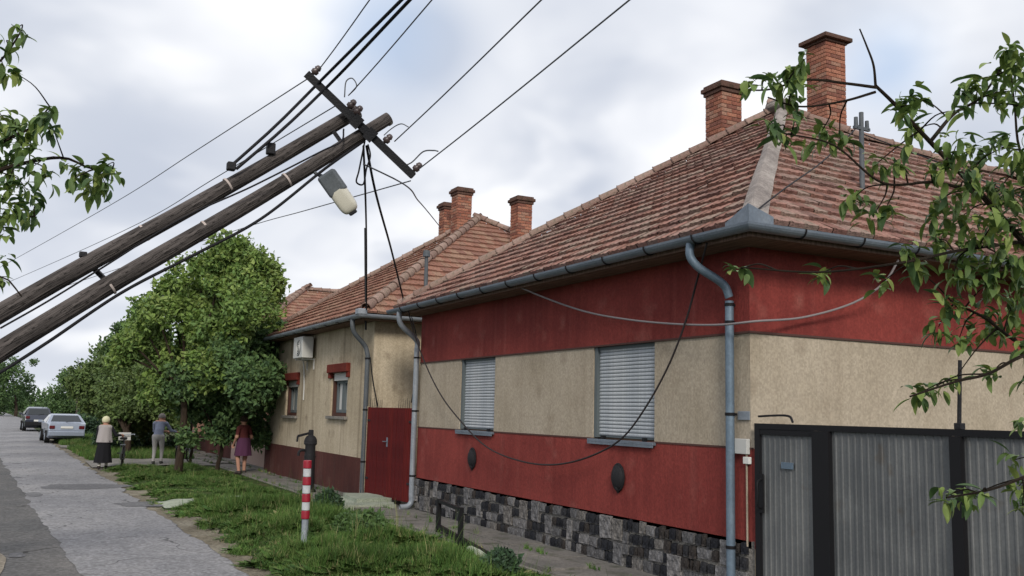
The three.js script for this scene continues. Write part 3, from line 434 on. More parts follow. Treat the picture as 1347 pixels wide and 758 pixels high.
  // small boxes by the corner and a mast on the roof
  const q = (px0, py0, px1, py1, d) => { const a = at(px0, py0, { x: HX - 0.012 }), b = at(px1, py1, { x: HX - 0.012 }); return rbox(HX - 0.012 - d, HX - 0.012, Math.min(a.y, b.y), Math.max(a.y, b.y), a.z, b.z, 0.006); };
  part(H, 'meter_box', [q(971, 577, 987, 598, 0.05)], M.offwhite).userData = { label: 'small white meter box beside the corner' };
  part(H, 'junction_box', [q(981, 601, 989, 611, 0.04)], M.white); part(H, 'house_number', [q(971, 541, 987, 553, 0.008)], M.zincLight);
  part(H, 'cable_conduit', [tube([V(HX - 0.03, 1.6, HZ0 - 0.03), V(HX - 0.03, 1.1, HZ0 - 0.03), V(HX - 0.03, 0.62, HZ0 - 0.03)], 0.011, 20, 6)], M.cream);
  const tS = (px, py) => { const d = ray(px, py), s = (EY + Z0 * tE - camPos.y) / (d.y + d.z * tE); return camPos.clone().addScaledVector(d, s); };
  const mb = tS(1134, 250), ms = at(1133, 148, { z: mb.z });
  part(H, 'roof_mast', [cyl(mb.clone().add(V(0, -0.3, 0)), ms, 0.035, 0.03, 10), bar(ms.clone().add(V(-0.14, -0.22, 0)), ms.clone().add(V(0.14, -0.22, 0)), 0.04, 0.04), cyl(ms.clone().add(V(-0.1, -0.22, 0)), ms.clone().add(V(-0.1, -0.08, 0)), 0.03, 0.025, 8), cyl(ms.clone().add(V(0.1, -0.22, 0)), ms.clone().add(V(0.1, -0.1, 0)), 0.03, 0.025, 8)], M.pipeDark).userData = { label: 'grey steel service mast on the roof slope' };
}

// ------------------------------------------------------------------ the cream house with the sagging gutter
const CXF = 6.4, CZ0 = -18.6, CZ1 = -27.6;
const creamHouse = thing('cream_house', 'weathered cream house with brown base and two small windows beyond the red door', 'house');
{
  const H = creamHouse, T = 0.3, XE = 17, win = [[-20.25, -21.5, 1.74, 2.72], [-24.45, -25.65, 1.70, 2.62]];
  let z = CZ0; const seg = []; for (const [a, b, y0, y1] of [...win, [CZ1, CZ1, 0, 0]]) { seg.push(box(CXF, CXF + T, 0.9, 3.9, z, a)); if (y1) seg.push(box(CXF, CXF + T, 0.9, y0, a, b), box(CXF, CXF + T, y1, 3.9, a, b)); z = b; }
  part(H, 'street_wall', seg, M.cream2); part(H, 'end_wall', [box(CXF + T, XE, 0, 3.9, CZ0 - T, CZ0), box(CXF, CXF + T, 0.0, 0.9, CZ0 - 0.01, CZ0 - 0.04)], M.cream2); part(H, 'far_wall', [box(CXF + T, XE, 0, 3.9, CZ1, CZ1 + T)], M.cream2);
  part(H, 'plinth', [box(CXF - 0.035, CXF + T, 0.02, 0.9, CZ0 - 0.04, CZ1 - 0.02)], M.plinth2);
  win.forEach(([a, b, y0, y1], i) => {
    const w = part(H, 'window', [box(CXF + 0.16, CXF + 0.18, y0, y1, a, b)], M.glassDark); w.userData = { label: i ? 'window under the air conditioner' : 'window beside the dark downpipe' };
    const mid = (a + b) / 2, sh = y0 + (y1 - y0) * 0.82;
    part(w, 'frame', [box(CXF + 0.05, CXF + 0.16, y0, y1, a, a - 0.1), box(CXF + 0.05, CXF + 0.16, y0, y1, b + 0.1, b), box(CXF + 0.05, CXF + 0.16, y0, y0 + 0.07, a - 0.1, b + 0.1)], M.frameBrown);
    part(w, 'shutter_box', [box(CXF + 0.04, CXF + 0.16, sh, y1, a - 0.1, b + 0.1)], M.offwhite);
    for (const [s, e] of [[a - 0.12, mid + 0.03], [mid - 0.03, b + 0.12]]) part(w, 'sash', [box(CXF + 0.11, CXF + 0.155, y0 + 0.08, sh, s, s - 0.07), box(CXF + 0.11, CXF + 0.155, y0 + 0.08, sh, e + 0.07, e), box(CXF + 0.11, CXF + 0.155, y0 + 0.08, y0 + 0.15, s - 0.07, e + 0.07), box(CXF + 0.11, CXF + 0.155, sh - 0.06, sh, s - 0.07, e + 0.07)], M.frameGrey);
    for (const [s, e] of [[a - 0.2, mid + 0.1], [mid - 0.1, b + 0.2]]) part(w, 'curtain', [box(CXF + 0.157, CXF + 0.159, y0 + 0.15, sh - 0.06, s, e)], M.offwhite);
    part(w, 'sill', [rbox(CXF - 0.08, CXF + 0.15, y0 - 0.07, y0, a + 0.1, b - 0.1, 0.01)], M.mortar);
    part(w, 'hood', [rbox(CXF - 0.09, CXF + 0.1, y1, y1 + 0.2, a + 0.14, b - 0.14, 0.02), rbox(CXF - 0.05, CXF + 0.04, y1 - 0.12, y1, a + 0.14, a - 0.02, 0.01), rbox(CXF - 0.05, CXF + 0.04, y1 - 0.12, y1, b + 0.02, b - 0.14, 0.01)], M.hood);
  });
  const EY = 3.84, EX = 6.0, Z0 = -18.2, Z1 = -28.0, A = V(10.8, 7.15, -23.1), E0 = V(EX, EY, Z0), E1 = V(EX, EY, Z1), E2 = V(XE, EY, Z0), E3 = V(XE, EY, Z1), dn = (p) => p.clone().add(V(0, -0.035, 0));
  const t2 = (A.y - EY) / (Z0 - A.z), zq = -21.9, yq = EY + (Z0 - zq) * t2, Q1 = V(12.2, yq, zq), Q2 = V(XE, yq, zq);
  const roof = part(H, 'roof', [poly([E0, E1, A].map(dn)), poly([E0, E2, Q2, Q1, A].map(dn)), poly([E1, E3, V(XE, yq, -24.3), V(12.2, yq, -24.3), A].map(dn)), poly([A, Q1, V(12.2, yq, -24.3)].map(dn)), poly([Q1, Q2, V(XE, yq, -24.3), V(12.2, yq, -24.3)].map(dn))], M.deck);
  const list = [], Sl = Math.hypot(A.x - EX, A.y - EY), L = Z0 - Z1, tA = Z0 - A.z, Se = Math.hypot(A.z - Z0, A.y - EY), sq = Math.hypot(zq - Z0, yq - EY);
  layTiles(roof, E1, E0, A, M.tilec, M.tiles2, Sl, (v) => (L - tA) * v / Sl, (v) => L - tA * v / Sl - 0.02, list, 0.28);
  layTiles(roof, E0, E2, A, M.tilec, M.tiles2, Se, (v) => (A.x - EX) * v / Se + 0.02, (v) => v < sq ? 8.5 : lerp(Q1.x - EX, A.x - EX, (v - sq) / (Se - sq)), list, 0.28);
  finishTiles(roof, list, M.tile2c, M.tiles2, 300);
  const up = V(0, 0.07, 0); capRow(roof, E0.clone().add(V(0.1, 0.12, -0.1)), A.clone().add(up), 0.1); capRow(roof, E1.clone().add(V(0.1, 0.12, 0.1)), A.clone().add(up), 0.1); capRow(roof, Q2.clone().add(up), Q1.clone().add(up), 0.1); capRow(roof, Q1.clone().add(up), A.clone().add(up), 0.1);
  part(H, 'soffit', [box(EX + 0.03, CXF, 3.72, 3.75, Z0 - 0.03, Z1 + 0.2), box(CXF, XE, 3.72, 3.75, Z0 - 0.03, CZ0)], M.soffit);
  const gx = EX - 0.05, gz = Z0 + 0.05, GY = 3.81;
  const gut = part(H, 'gutter', [sweep(gutterProf, [V(gx, GY, Z1), V(gx, GY, gz), V(XE, GY, gz)])], M.zincLight);
  part(gut, 'corner_flashing', [rbox(gx - 0.09, gx + 0.1, GY - 0.02, GY + 0.1, gz - 0.14, gz + 0.09, 0.02)], M.zincLight);
  for (let zz = Z0 - 0.5; zz > Z1; zz -= 0.9) part(gut, 'gutter_bracket', [box(gx - 0.086, gx + 0.05, GY - 0.085, GY - 0.07, zz, zz - 0.03)], M.blackMetal);
  const off = 0.08, pz = CZ0 - 0.13;
  const pipe = part(H, 'downpipe', [tube([V(gx, GY - 0.06, Z0 - 0.5), V(gx, GY - 0.2, Z0 - 0.48), V(gx + 0.05, GY - 0.34, Z0 - 0.5), V(CXF - off - 0.05, GY - 0.62, pz - 0.02), V(CXF - off, GY - 0.8, pz)], 0.05, 40, 12), cyl(V(CXF - off, GY - 0.78, pz), V(CXF - off, 0.3, pz), 0.05, 0.05, 12), tube([V(CXF - off, 0.32, pz), V(CXF - off, 0.2, pz), V(CXF - off - 0.08, 0.14, pz), V(CXF - off - 0.25, 0.12, pz)], 0.05, 20, 12)], M.pipeDark);
  for (const y of [0.85, 1.9, 2.95]) part(pipe, 'pipe_clamp', [cyl(V(CXF - off, y - 0.018, pz), V(CXF - off, y + 0.018, pz), 0.057, 0.057, 12)], M.blackMetal);
  for (const [px, pb, pt, zz, w, lab] of [[606, 305, 258, -23.0, 0.42, 'tallest of the three brick chimneys on the cream house'], [587, 325, 277, -24.2, 0.36, 'shortest brick chimney beside the tallest one'], [685, 312, 270, -21.4, 0.42, 'single brick chimney near the neighbouring roof']]) { const b = at(px, pb, { z: zz }), t = at(px, pt, { z: zz }); chimney(H, V(b.x, 0, zz), w, b.y - 1.1, t.y, 'corbel').userData = { label: lab }; }
  // roof mast with service wires at the corner, and the thinner stand on the slope
  const mp = at(482, 415, { z: -18.6 }); part(H, 'roof_mast', [cyl(mp.clone().add(V(0, -0.3, 0)), at(480, 300, { z: -18.6 }), 0.022, 0.018, 8)], M.iron);
  const d = ray(560, 382), s = (EY + Z0 * t2 - camPos.y) / (d.y + d.z * t2), sp = camPos.clone().addScaledVector(d, s), st = at(561, 338, { z: sp.z });
  part(H, 'vent_pipe', [cyl(sp.clone().add(V(0, -0.2, 0)), st, 0.045, 0.04, 10), cyl(st, st.clone().add(V(0, 0.14, 0)), 0.085, 0.07, 10)], M.pipeDark);
  const a0 = at(385, 446, { x: CXF - 0.3 }), a1 = at(405, 471, { x: CXF - 0.3 });
  const ac = thing('air_conditioner', 'white air conditioner unit under the eave of the cream house', 'air conditioner', [CXF - 0.02, a1.y, (a0.z + a1.z) / 2]); const w = Math.min(0.85, Math.abs(a0.z - a1.z)) / 2, h = a0.y - a1.y;
  part(ac, 'casing', [rbox(-0.34, -0.06, 0.02, h, -w, w, 0.02, 2)], M.offwhite); const gr = part(ac, 'fan_grille', [new THREE.CylinderGeometry(h * 0.36, h * 0.36, 0.01, 24).rotateZ(Math.PI / 2).translate(-0.344, h * 0.5, 0.08)], M.pipeDark);
  part(gr, 'guard_ring', [0.12, 0.22, 0.32].map((k) => new THREE.TorusGeometry(h * k, 0.006, 5, 24).rotateY(Math.PI / 2).translate(-0.354, h * 0.5, 0.08)), M.white);
  for (const k of [-1, 1]) part(ac, 'bracket', [box(-0.3, 0.02, -0.02, 0.018, k * w * 0.7 - 0.015, k * w * 0.7 + 0.015), box(-0.01, 0.02, -0.25, -0.02, k * w * 0.7 - 0.015, k * w * 0.7 + 0.015)], M.offwhite);
  part(ac, 'hose', [tube([V(-0.1, 0.06, -w), V(-0.04, -0.1, -w - 0.05), V(0, -0.6, -w - 0.06), V(0.0, -1.0, -w - 0.05)], 0.018, 24, 6)], M.offwhite);
}
// the house behind the big tree
{
  const H = thing('pink_house', 'pinkish house with a hipped tile roof half hidden behind the big tree', 'house'); const X = 6.6, z0 = -33.5, z1 = -42.5, XE = 15;
  part(H, 'wall', [box(X, XE, 0, 3.7, z0, z1)], M.pinkwall); part(H, 'plinth', [box(X - 0.03, XE, 0, 0.7, z0 + 0.03, z1 - 0.03)], M.plinth2);
  for (const [a, b] of [[-35, -36.2], [-38.4, -39.6]]) { const w = part(H, 'window', [box(X - 0.01, X - 0.004, 1.5, 2.8, a, b)], M.glassDark); part(w, 'frame', [box(X - 0.03, X - 0.01, 1.45, 1.52, a + 0.05, b - 0.05), box(X - 0.03, X - 0.01, 2.78, 2.86, a + 0.05, b - 0.05), box(X - 0.03, X - 0.01, 1.52, 2.78, a + 0.05, a), box(X - 0.03, X - 0.01, 1.52, 2.78, b, b - 0.05), box(X - 0.03, X - 0.01, 1.52, 2.78, (a + b) / 2 + 0.03, (a + b) / 2 - 0.03)], M.white); }
  const pk = at(400, 379, { z: -38 }), EY = 3.75, E0 = V(6.2, EY, -33.1), E1 = V(6.2, EY, -42.9), E2 = V(XE, EY, -33.1), E3 = V(XE, EY, -42.9), A = V(pk.x, pk.y - 0.1, -38), B = V(XE, pk.y - 0.1, -38), dn = (p) => p.clone().add(V(0, -0.035, 0));
  const roof = part(H, 'roof', [poly([E0, E1, A].map(dn)), poly([E0, E2, B, A].map(dn)), poly([E1, E3, B, A].map(dn))], M.deck), list = [];
  const Sl = Math.hypot(A.x - 6.2, A.y - EY), L = 9.8, tA = 4.9, Se = Math.hypot(tA, A.y - EY);
  layTiles(roof, E1, E0, A, M.tile2c, M.tiles2, Sl, (v) => (L - tA) * v / Sl, (v) => L - tA * v / Sl, list); layTiles(roof, E0, E2, A, M.tile2c, M.tiles2, Se, (v) => (A.x - 6.2) * v / Se, () => 8.7, list);
  finishTiles(roof, list, M.tile2c, M.tiles2, 0); const up = V(0, 0.07, 0); capRow(roof, E0.clone().add(up), A.clone().add(up)); capRow(roof, E1.clone().add(up), A.clone().add(up)); capRow(roof, B.clone().add(up), A.clone().add(up));
}
// ------------------------------------------------------------------ yard gate, red door, street furniture
{
  const X = 6.68, zf = (px) => at(px, 600, { x: X }).z, top = 1.86, g = thing('sheet_metal_gate', 'grey corrugated sheet metal gate in a black frame beside the red house', 'gate', [0, 0, 0]);
  const zs = { l0: -7.47, l1: zf(1073), p0: zf(1073), p1: zf(1095), q0: zf(1254), q1: zf(1269), e: -1.2 };
  part(g, 'frame', [box(X - 0.03, X + 0.03, top - 0.055, top, zs.l0, zs.e), box(X - 0.03, X + 0.03, 0.02, top - 0.055, zs.l0, zs.l0 + 0.07), box(X - 0.028, X + 0.028, 0.05, 0.1, zs.l0 + 0.07, zs.p0)], M.blackMetal);
  part(g, 'post', [box(X - 0.05, X + 0.05, 0, top - 0.056, zs.p0, zs.p1)], M.blackMetal); part(g, 'post', [box(X - 0.045, X + 0.045, 0, top - 0.056, zs.q0, zs.q1)], M.blackMetal);
  const sheet = (z0, z1, pitch, dx) => { const n = Math.round((z1 - z0) / pitch), gx = []; const prof = [[0, 0], [0.32, 0], [0.42, 1], [0.62, 1], [0.72, 0]]; const pts = []; for (let i = 0; i < n; i++) for (const [t, h] of prof) pts.push([z0 + (i + t) * (z1 - z0) / n, X + dx - h * 0.007]); pts.push([z1, X + dx]); const pos = []; for (let i = 0; i < pts.length - 1; i++) { const [a, xa] = pts[i], [b, xb] = pts[i + 1]; for (const [z, x, y] of [[a, xa, 0.08], [b, xb, 0.08], [b, xb, top - 0.05], [a, xa, 0.08], [b, xb, top - 0.05], [a, xa, top - 0.05]]) pos.push(x, y, z); } const q = new THREE.BufferGeometry(); q.setAttribute('position', new THREE.Float32BufferAttribute(pos, 3)); q.computeVertexNormals(); return uvm(q); };
  const leaf = part(g, 'door_leaf', [sheet(zs.l0 + 0.075, zs.p0 - 0.005, 0.075, 0.0)], M.galv); leaf.userData = { label: 'narrow walk-through leaf with a handle' };
  part(leaf, 'leaf_frame', [box(X - 0.025, X - 0.001, top - 0.11, top - 0.056, zs.l0 + 0.072, zs.p0 - 0.002)], M.blackMetal);
  part(leaf, 'handle', [tube([V(X - 0.03, 1.02, zs.l0 + 0.1), V(X - 0.09, 1.05, zs.l0 + 0.11), V(X - 0.1, 1.17, zs.l0 + 0.12), V(X - 0.09, 1.28, zs.l0 + 0.11), V(X - 0.03, 1.31, zs.l0 + 0.1)], 0.011, 24, 8), box(X - 0.04, X - 0.025, 0.98, 1.36, zs.l0 + 0.075, zs.l0 + 0.125)], M.blackMetal);
  const s0 = at(1028, 608, { x: X - 0.016 }), s1 = at(1044, 618, { x: X - 0.016 }); part(leaf, 'name_plate', [rbox(X - 0.022, X - 0.014, s1.y, s0.y, s0.z, s1.z, 0.002)], M.pipe);
  part(g, 'sheet_panel', [sheet(zs.p1 + 0.003, zs.q0 - 0.003, 0.075, 0.0)], M.galv); part(g, 'sheet_panel', [sheet(zs.q1 + 0.003, zs.e, 0.075, 0.0)], M.galv);
  const pb = (px, py) => at(px, py, { x: X }); part(g, 'bent_rod', [tube([pb(998, 548), pb(1015, 547), pb(1034, 547), pb(1040, 549), pb(1043, 556)], 0.012, 24, 6)], M.iron);
  part(g, 'support_rod', [cyl(at(1262, 562, { x: X }), at(1263, 474, { x: X }), 0.017, 0.015, 8), rbox(X - 0.03, X + 0.03, top, top + 0.05, at(1258, 560, { x: X }).z, at(1267, 560, { x: X }).z, 0.005)], M.iron);
}
{
  const a = V(6.36, 0.2, -18.66), b = V(6.62, 0.2, -16.79), d = b.clone().sub(a), w = d.length(), g = thing('red_gate', 'dark red sheet steel gate between the two houses', 'gate', [a.x, 0.17, a.z], Math.atan2(-d.z, d.x));
  const n = 12, H = 1.78; const lg = rbox(0, w / n - 0.006, 0.03, H, -0.012, 0.012, 0.004); for (let i = 0; i < n; i++) { const m = new THREE.Mesh(lg, R() < 0.5 ? M.redDoor : M.redDoor2); m.name = 'plank'; m.position.set(i * w / n + 0.003, 0, rr(-0.004, 0.004)); g.add(m); }
  for (const y of [0.35, 1.5]) for (const x of [0.02, w - 0.14]) part(g, 'hinge', [rbox(x, x + 0.12, y, y + 0.04, 0.012, 0.024, 0.004)], M.iron);
  part(g, 'frame', [box(-0.02, 0.03, 0, H + 0.01, -0.05, -0.013), box(w - 0.03, w + 0.02, 0, H + 0.01, -0.05, -0.013), box(w / 2 - 0.02, w / 2 + 0.02, 0, H, -0.05, -0.013), box(0.03, w - 0.03, H - 0.05, H - 0.002, -0.048, -0.013)], M.redDoor);
  part(g, 'handle', [box(w * 0.46, w * 0.49, 1.02, 1.2, 0.012, 0.018), cyl([w * 0.475, 1.12, 0.018], [w * 0.475, 1.12, 0.06], 0.01), cyl([w * 0.475, 1.12, 0.055], [w * 0.475 - 0.11, 1.12, 0.055], 0.009)], M.zinc);
  const sp = []; for (const [s, e] of [[0.04, 0.55], [1.25, 1.72]]) for (let t = s; t <= e; t += 0.085) sp.push(cyl([t, H - 0.04, -0.02], [t, H + 0.17 + 0.03 * Math.sin(t * 40), -0.02], 0.007, 0.003, 5)); part(g, 'spike', sp, M.iron);
  part(g, 'jamb', [box(-0.15, -0.03, -0.05, H + 0.02, -0.06, 0.05)], M.cream2);
  const st = thing('doorstep', 'worn concrete step in front of the dark red gate', 'step', [5.72, 0.1, -17.75]);
  const sl = (x0, x1, y0, y1, z0, z1) => { const q = new THREE.BoxGeometry(x1 - x0, y1 - y0, z1 - z0, 8, 2, 10); q.translate((x0 + x1) / 2, (y0 + y1) / 2, (z0 + z1) / 2); const p = q.attributes.position; for (let i = 0; i < p.count; i++) { const k = vnoise(p.getX(i) * 4 + 9, p.getZ(i) * 4, 0, 0, 3) - 0.5; p.setXYZ(i, p.getX(i) + k * 0.12, p.getY(i) + k * 0.03, p.getZ(i) + k * 0.1); } q.computeVertexNormals(); return uvm(flat(q)); };
  part(st, 'lower_step', [sl(-0.35, 0.7, -0.05, 0.07, -0.85, 0.85)], M.slab); part(st, 'upper_step', [sl(0.1, 0.75, 0.06, 0.14, -0.8, 0.35)], M.slab);
}
{ // red and white marker post
  const b = at(400, 720, { y: 0.05 }), t = at(398, 603, { x: b.x }); const h = 1.2, g = thing('marker_post', 'red and white banded marker post leaning slightly in the grass', 'post', [b.x, 0.0, b.z]); g.rotation.z = 0.012; const s = 0.42, r = 0.053;
  part(g, 'stake', [cyl([0, -0.1, 0], [0, s + 0.02, 0], 0.045, 0.045, 14)], M.zincLight); const n = 7, e = (h - s) / n;
  for (let i = 0; i < n; i++) part(g, i % 2 ? 'white_band' : 'red_band', [lathe([[0, 0], [r, 0.002], [r + (i % 2 ? 0 : 0.004), e * 0.1], [r + (i % 2 ? 0 : 0.004), e * 0.9], [r, e - 0.002], [i === n - 1 ? r * 0.7 : r, e], [0, e]], 18).translate(0, s + i * e, 0)], i % 2 ? M.postWhite : M.postRed);
}
{ // cast iron water standpipe behind it
  const b = at(405, 648, { y: 0.1 }); const g = thing('water_standpipe', 'dark cast iron water standpipe with hooded top beside the pavement', 'standpipe', [b.x, 0.08, b.z]);
  part(g, 'column', [lathe([[0, 0], [0.17, 0], [0.17, 0.06], [0.13, 0.1], [0.115, 0.75], [0.13, 0.78], [0.115, 0.82], [0.11, 1.02], [0.14, 1.05], [0.14, 1.1], [0, 1.1]], 16)], M.iron);
  const hd = new THREE.SphereGeometry(0.14, 16, 10, 0, Math.PI * 2, 0, Math.PI / 2); hd.scale(1, 1.1, 1.0); part(g, 'hood', [hd.translate(0, 1.1, 0), rbox(-0.05, 0.05, 1.16, 1.36, -0.05, 0.05, 0.02)], M.iron);
  part(g, 'lever', [bar(V(0.02, 1.3, 0), V(-0.3, 1.22, 0.05), 0.035, 0.05), cyl([-0.3, 1.22, 0.05], [-0.31, 1.1, 0.05], 0.022)], M.iron); part(g, 'spout', [tube([V(-0.1, 0.92, 0.0), V(-0.2, 0.92, 0.02), V(-0.25, 0.88, 0.03), V(-0.26, 0.8, 0.03)], 0.03, 16, 8)], M.iron);
}
{ // low iron railing at the pavement edge, and a tilted slab
  const a = at(576, 706, { y: 0.05 }), b = at(605, 722, { y: 0.05 }), c = at(655, 742, { y: 0.1 }); const g = thing('low_railing', 'low black iron railing at the pavement edge by the stone base', 'railing', [a.x, 0.0, a.z]);
  const B = V(b.x - a.x, 0, b.z - a.z), Cc = V(c.x - a.x, 0.0, c.z - a.z), h = 0.6;
  for (const p of [V(0, 0, 0), B]) part(g, 'post', [bar(p.clone(), p.clone().add(V(0, h, 0)), 0.06, 0.06, V(0, 0, 1))], M.blackMetal);
  part(g, 'rail', [bar(V(0, h - 0.03, 0), B.clone().add(V(0, h - 0.03, 0)), 0.04, 0.045)], M.blackMetal); part(g, 'rail', [bar(V(0, 0.2, 0), Cc.clone().add(V(0, 0.14, 0)), 0.05, 0.06)], M.blackMetal); part(g, 'rail', [bar(V(0, 0.08, 0), Cc.clone().add(V(0, 0.05, 0)), 0.04, 0.05)], M.blackMetal);
  const p = at(630, 733, { y: 0.1 }); const s = thing('concrete_slab', 'pale greenish concrete slab tilted in the grass beside the railing', 'slab', [p.x - 0.04, 0.1, p.z]); const q = rbox(-0.12, 0.12, -0.035, 0.035, -0.42, 0.42, 0.012, 2), m = part(s, 'slab_block', [q], M.slab); m.rotation.set(0.04, -0.05, 0.35);
}

// ------------------------------------------------------------------ the leaning double pole
const leanAt = (px, py, d) => at(px, py, { depth: d });
const poleP = { a0: leanAt(0, 413.5, 10), a1: leanAt(470, 148, 12), b0: leanAt(0, 462.5, 9.9), b1: leanAt(511, 157, 12.05) };
{
  const g = thing('utility_pole', 'leaning double wooden utility pole with steel crossarm and street lamp', 'utility pole');
  const ext = (p0, p1) => { const d = p0.clone().sub(p1), k = (p0.y + 0.4) / -d.y; return p0.clone().addScaledVector(d, k); };
  const woody = (a, b, r0, r1) => { const pts = []; for (let i = 0; i <= 8; i++) { const p = a.clone().lerp(b, i / 8); pts.push(p.add(V(0, 0.015 * Math.sin(i * 1.7), 0.012 * Math.cos(i * 2.3)))); } return limb(pts, r0, r1, 16, 40); };
  for (const [p0, p1, r0, r1] of [[poleP.a0, poleP.a1, 0.125, 0.083], [poleP.b0, poleP.b1, 0.135, 0.08]]) {
    const base = ext(p0, p1), po = part(g, 'pole', [woody(base, p1, r0, r1)], M.pole), d = p1.clone().sub(base).normalize();
    part(po, 'cut_end', [cyl(p1.clone().addScaledVector(d, -0.03), p1.clone().addScaledVector(d, 0.012), r1 * 1.02, r1 * 0.97, 16)], M.poleEnd);
    for (const t of p0 === poleP.b0 ? [0.30, 0.55, 0.78] : [0.5, 0.72]) { const c = base.clone().lerp(p1, t * 0.5 + 0.45), r = lerp(r0, r1, t * 0.5 + 0.45) + 0.004; part(po, 'steel_band', [cyl(c.clone().addScaledVector(d, -0.012), c.clone().addScaledVector(d, 0.012), r, r, 16)], M.poleBand); }
  }
  // steel crossarm
  const c0 = leanAt(404, 98, 11.72), c1 = leanAt(544, 232, 11.85), cd = c1.clone().sub(c0).normalize();
  const arm = part(g, 'crossarm', [bar(c0, c1, 0.08, 0.09, fwd), bar(c0.clone().addScaledVector(fwd, -0.045), c1.clone().addScaledVector(fwd, -0.045), 0.1, 0.012, fwd)], M.iron);
  for (const t of [0.03, 0.36, 0.42, 0.7, 0.98]) { const p = c0.clone().lerp(c1, t).addScaledVector(upv, 0.07).addScaledVector(rgt, 0.05), q = lathe([[0, 0], [0.02, 0], [0.02, 0.05], [0.045, 0.06], [0.05, 0.1], [0.032, 0.115], [0.045, 0.13], [0.03, 0.17], [0, 0.18]], 12); q.applyQuaternion(new THREE.Quaternion().setFromUnitVectors(V(0, 1, 0), rgt.clone().multiplyScalar(0.7).addScaledVector(upv, 0.7).normalize())); q.translate(p.x - rgt.x * 0.05, p.y - 0.06, p.z - rgt.z * 0.05); part(arm, 'insulator', [q], M.porcelain); }
  for (const t of [0.47, 0.6]) { const p = c0.clone().lerp(c1, t); part(arm, 'u_bolt', [bar(p.clone().addScaledVector(cd, -0.06).addScaledVector(fwd, -0.08), p.clone().addScaledVector(cd, 0.06).addScaledVector(fwd, -0.08), 0.16, 0.03, fwd)], M.iron); }
  // spacer blocks between the poles, small steps
  const sp = (px0, py0, px1, py1, d) => part(g, 'spacer', [bar(leanAt(px0, py0, d), leanAt(px1, py1, d), 0.05, 0.05, fwd)], M.iron); sp(121, 351, 138, 368, 10.55); sp(438, 172, 455, 196, 11.8); 
  part(g, 'cable_clamp', [rbox(-0.05, 0.05, -0.05, 0.05, -0.05, 0.05, 0.015).translate(...leanAt(304, 219, 11.1).toArray())], M.iron); part(g, 'step_bolt', [rbox(-0.04, 0.04, -0.03, 0.03, -0.04, 0.04, 0.01).translate(...leanAt(109, 335, 10.4).toArray())], M.iron); part(g, 'cable_clamp', [rbox(-0.05, 0.05, -0.07, 0.07, -0.05, 0.05, 0.015).translate(...leanAt(356, 196, 11.4).toArray())], M.iron);
  // street lamp head on its arm
  const l0 = leanAt(414, 227, 11.55), l1 = leanAt(428, 232, 11.5), dir = leanAt(460, 272, 11.55).sub(leanAt(432, 232, 11.5)).normalize(), side = dir.clone().cross(fwd).normalize(), nrm = side.clone().cross(dir);
  const lamp = part(g, 'street_lamp', [tube([l0.clone().addScaledVector(upv, 0.05), l0, l1.clone().addScaledVector(dir, 0.02)], 0.022, 12, 8)], M.pipeDark); lamp.userData = { label: 'street lamp head hanging below the pole' };
  const Lm = new THREE.Matrix4().makeBasis(side, dir, nrm).setPosition(leanAt(428, 228, 11.5));
  const shell = rbox(-0.12, 0.12, 0.0, 0.3, -0.09, 0.09, 0.035, 3).applyMatrix4(Lm), bowl = new THREE.SphereGeometry(1, 18, 12); { const p = bowl.attributes.position; for (let i = 0; i < p.count; i++) { const f = (v) => Math.sign(v) * Math.abs(v) ** 0.55; p.setXYZ(i, f(p.getX(i)), f(p.getY(i)), f(p.getZ(i))); } bowl.computeVertexNormals(); } bowl.scale(0.115, 0.2, 0.095); bowl.translate(0, 0.37, 0);
  part(lamp, 'housing', [shell], M.pipeDark); part(lamp, 'lens', [bowl.applyMatrix4(Lm)], mat({ color: lin(0.52, 0.5, 0.43), roughness: 0.2 })); part(lamp, 'end_clip', [rbox(-0.05, 0.05, 0.55, 0.6, -0.05, 0.05, 0.015, 2).applyMatrix4(Lm)], M.iron);
}

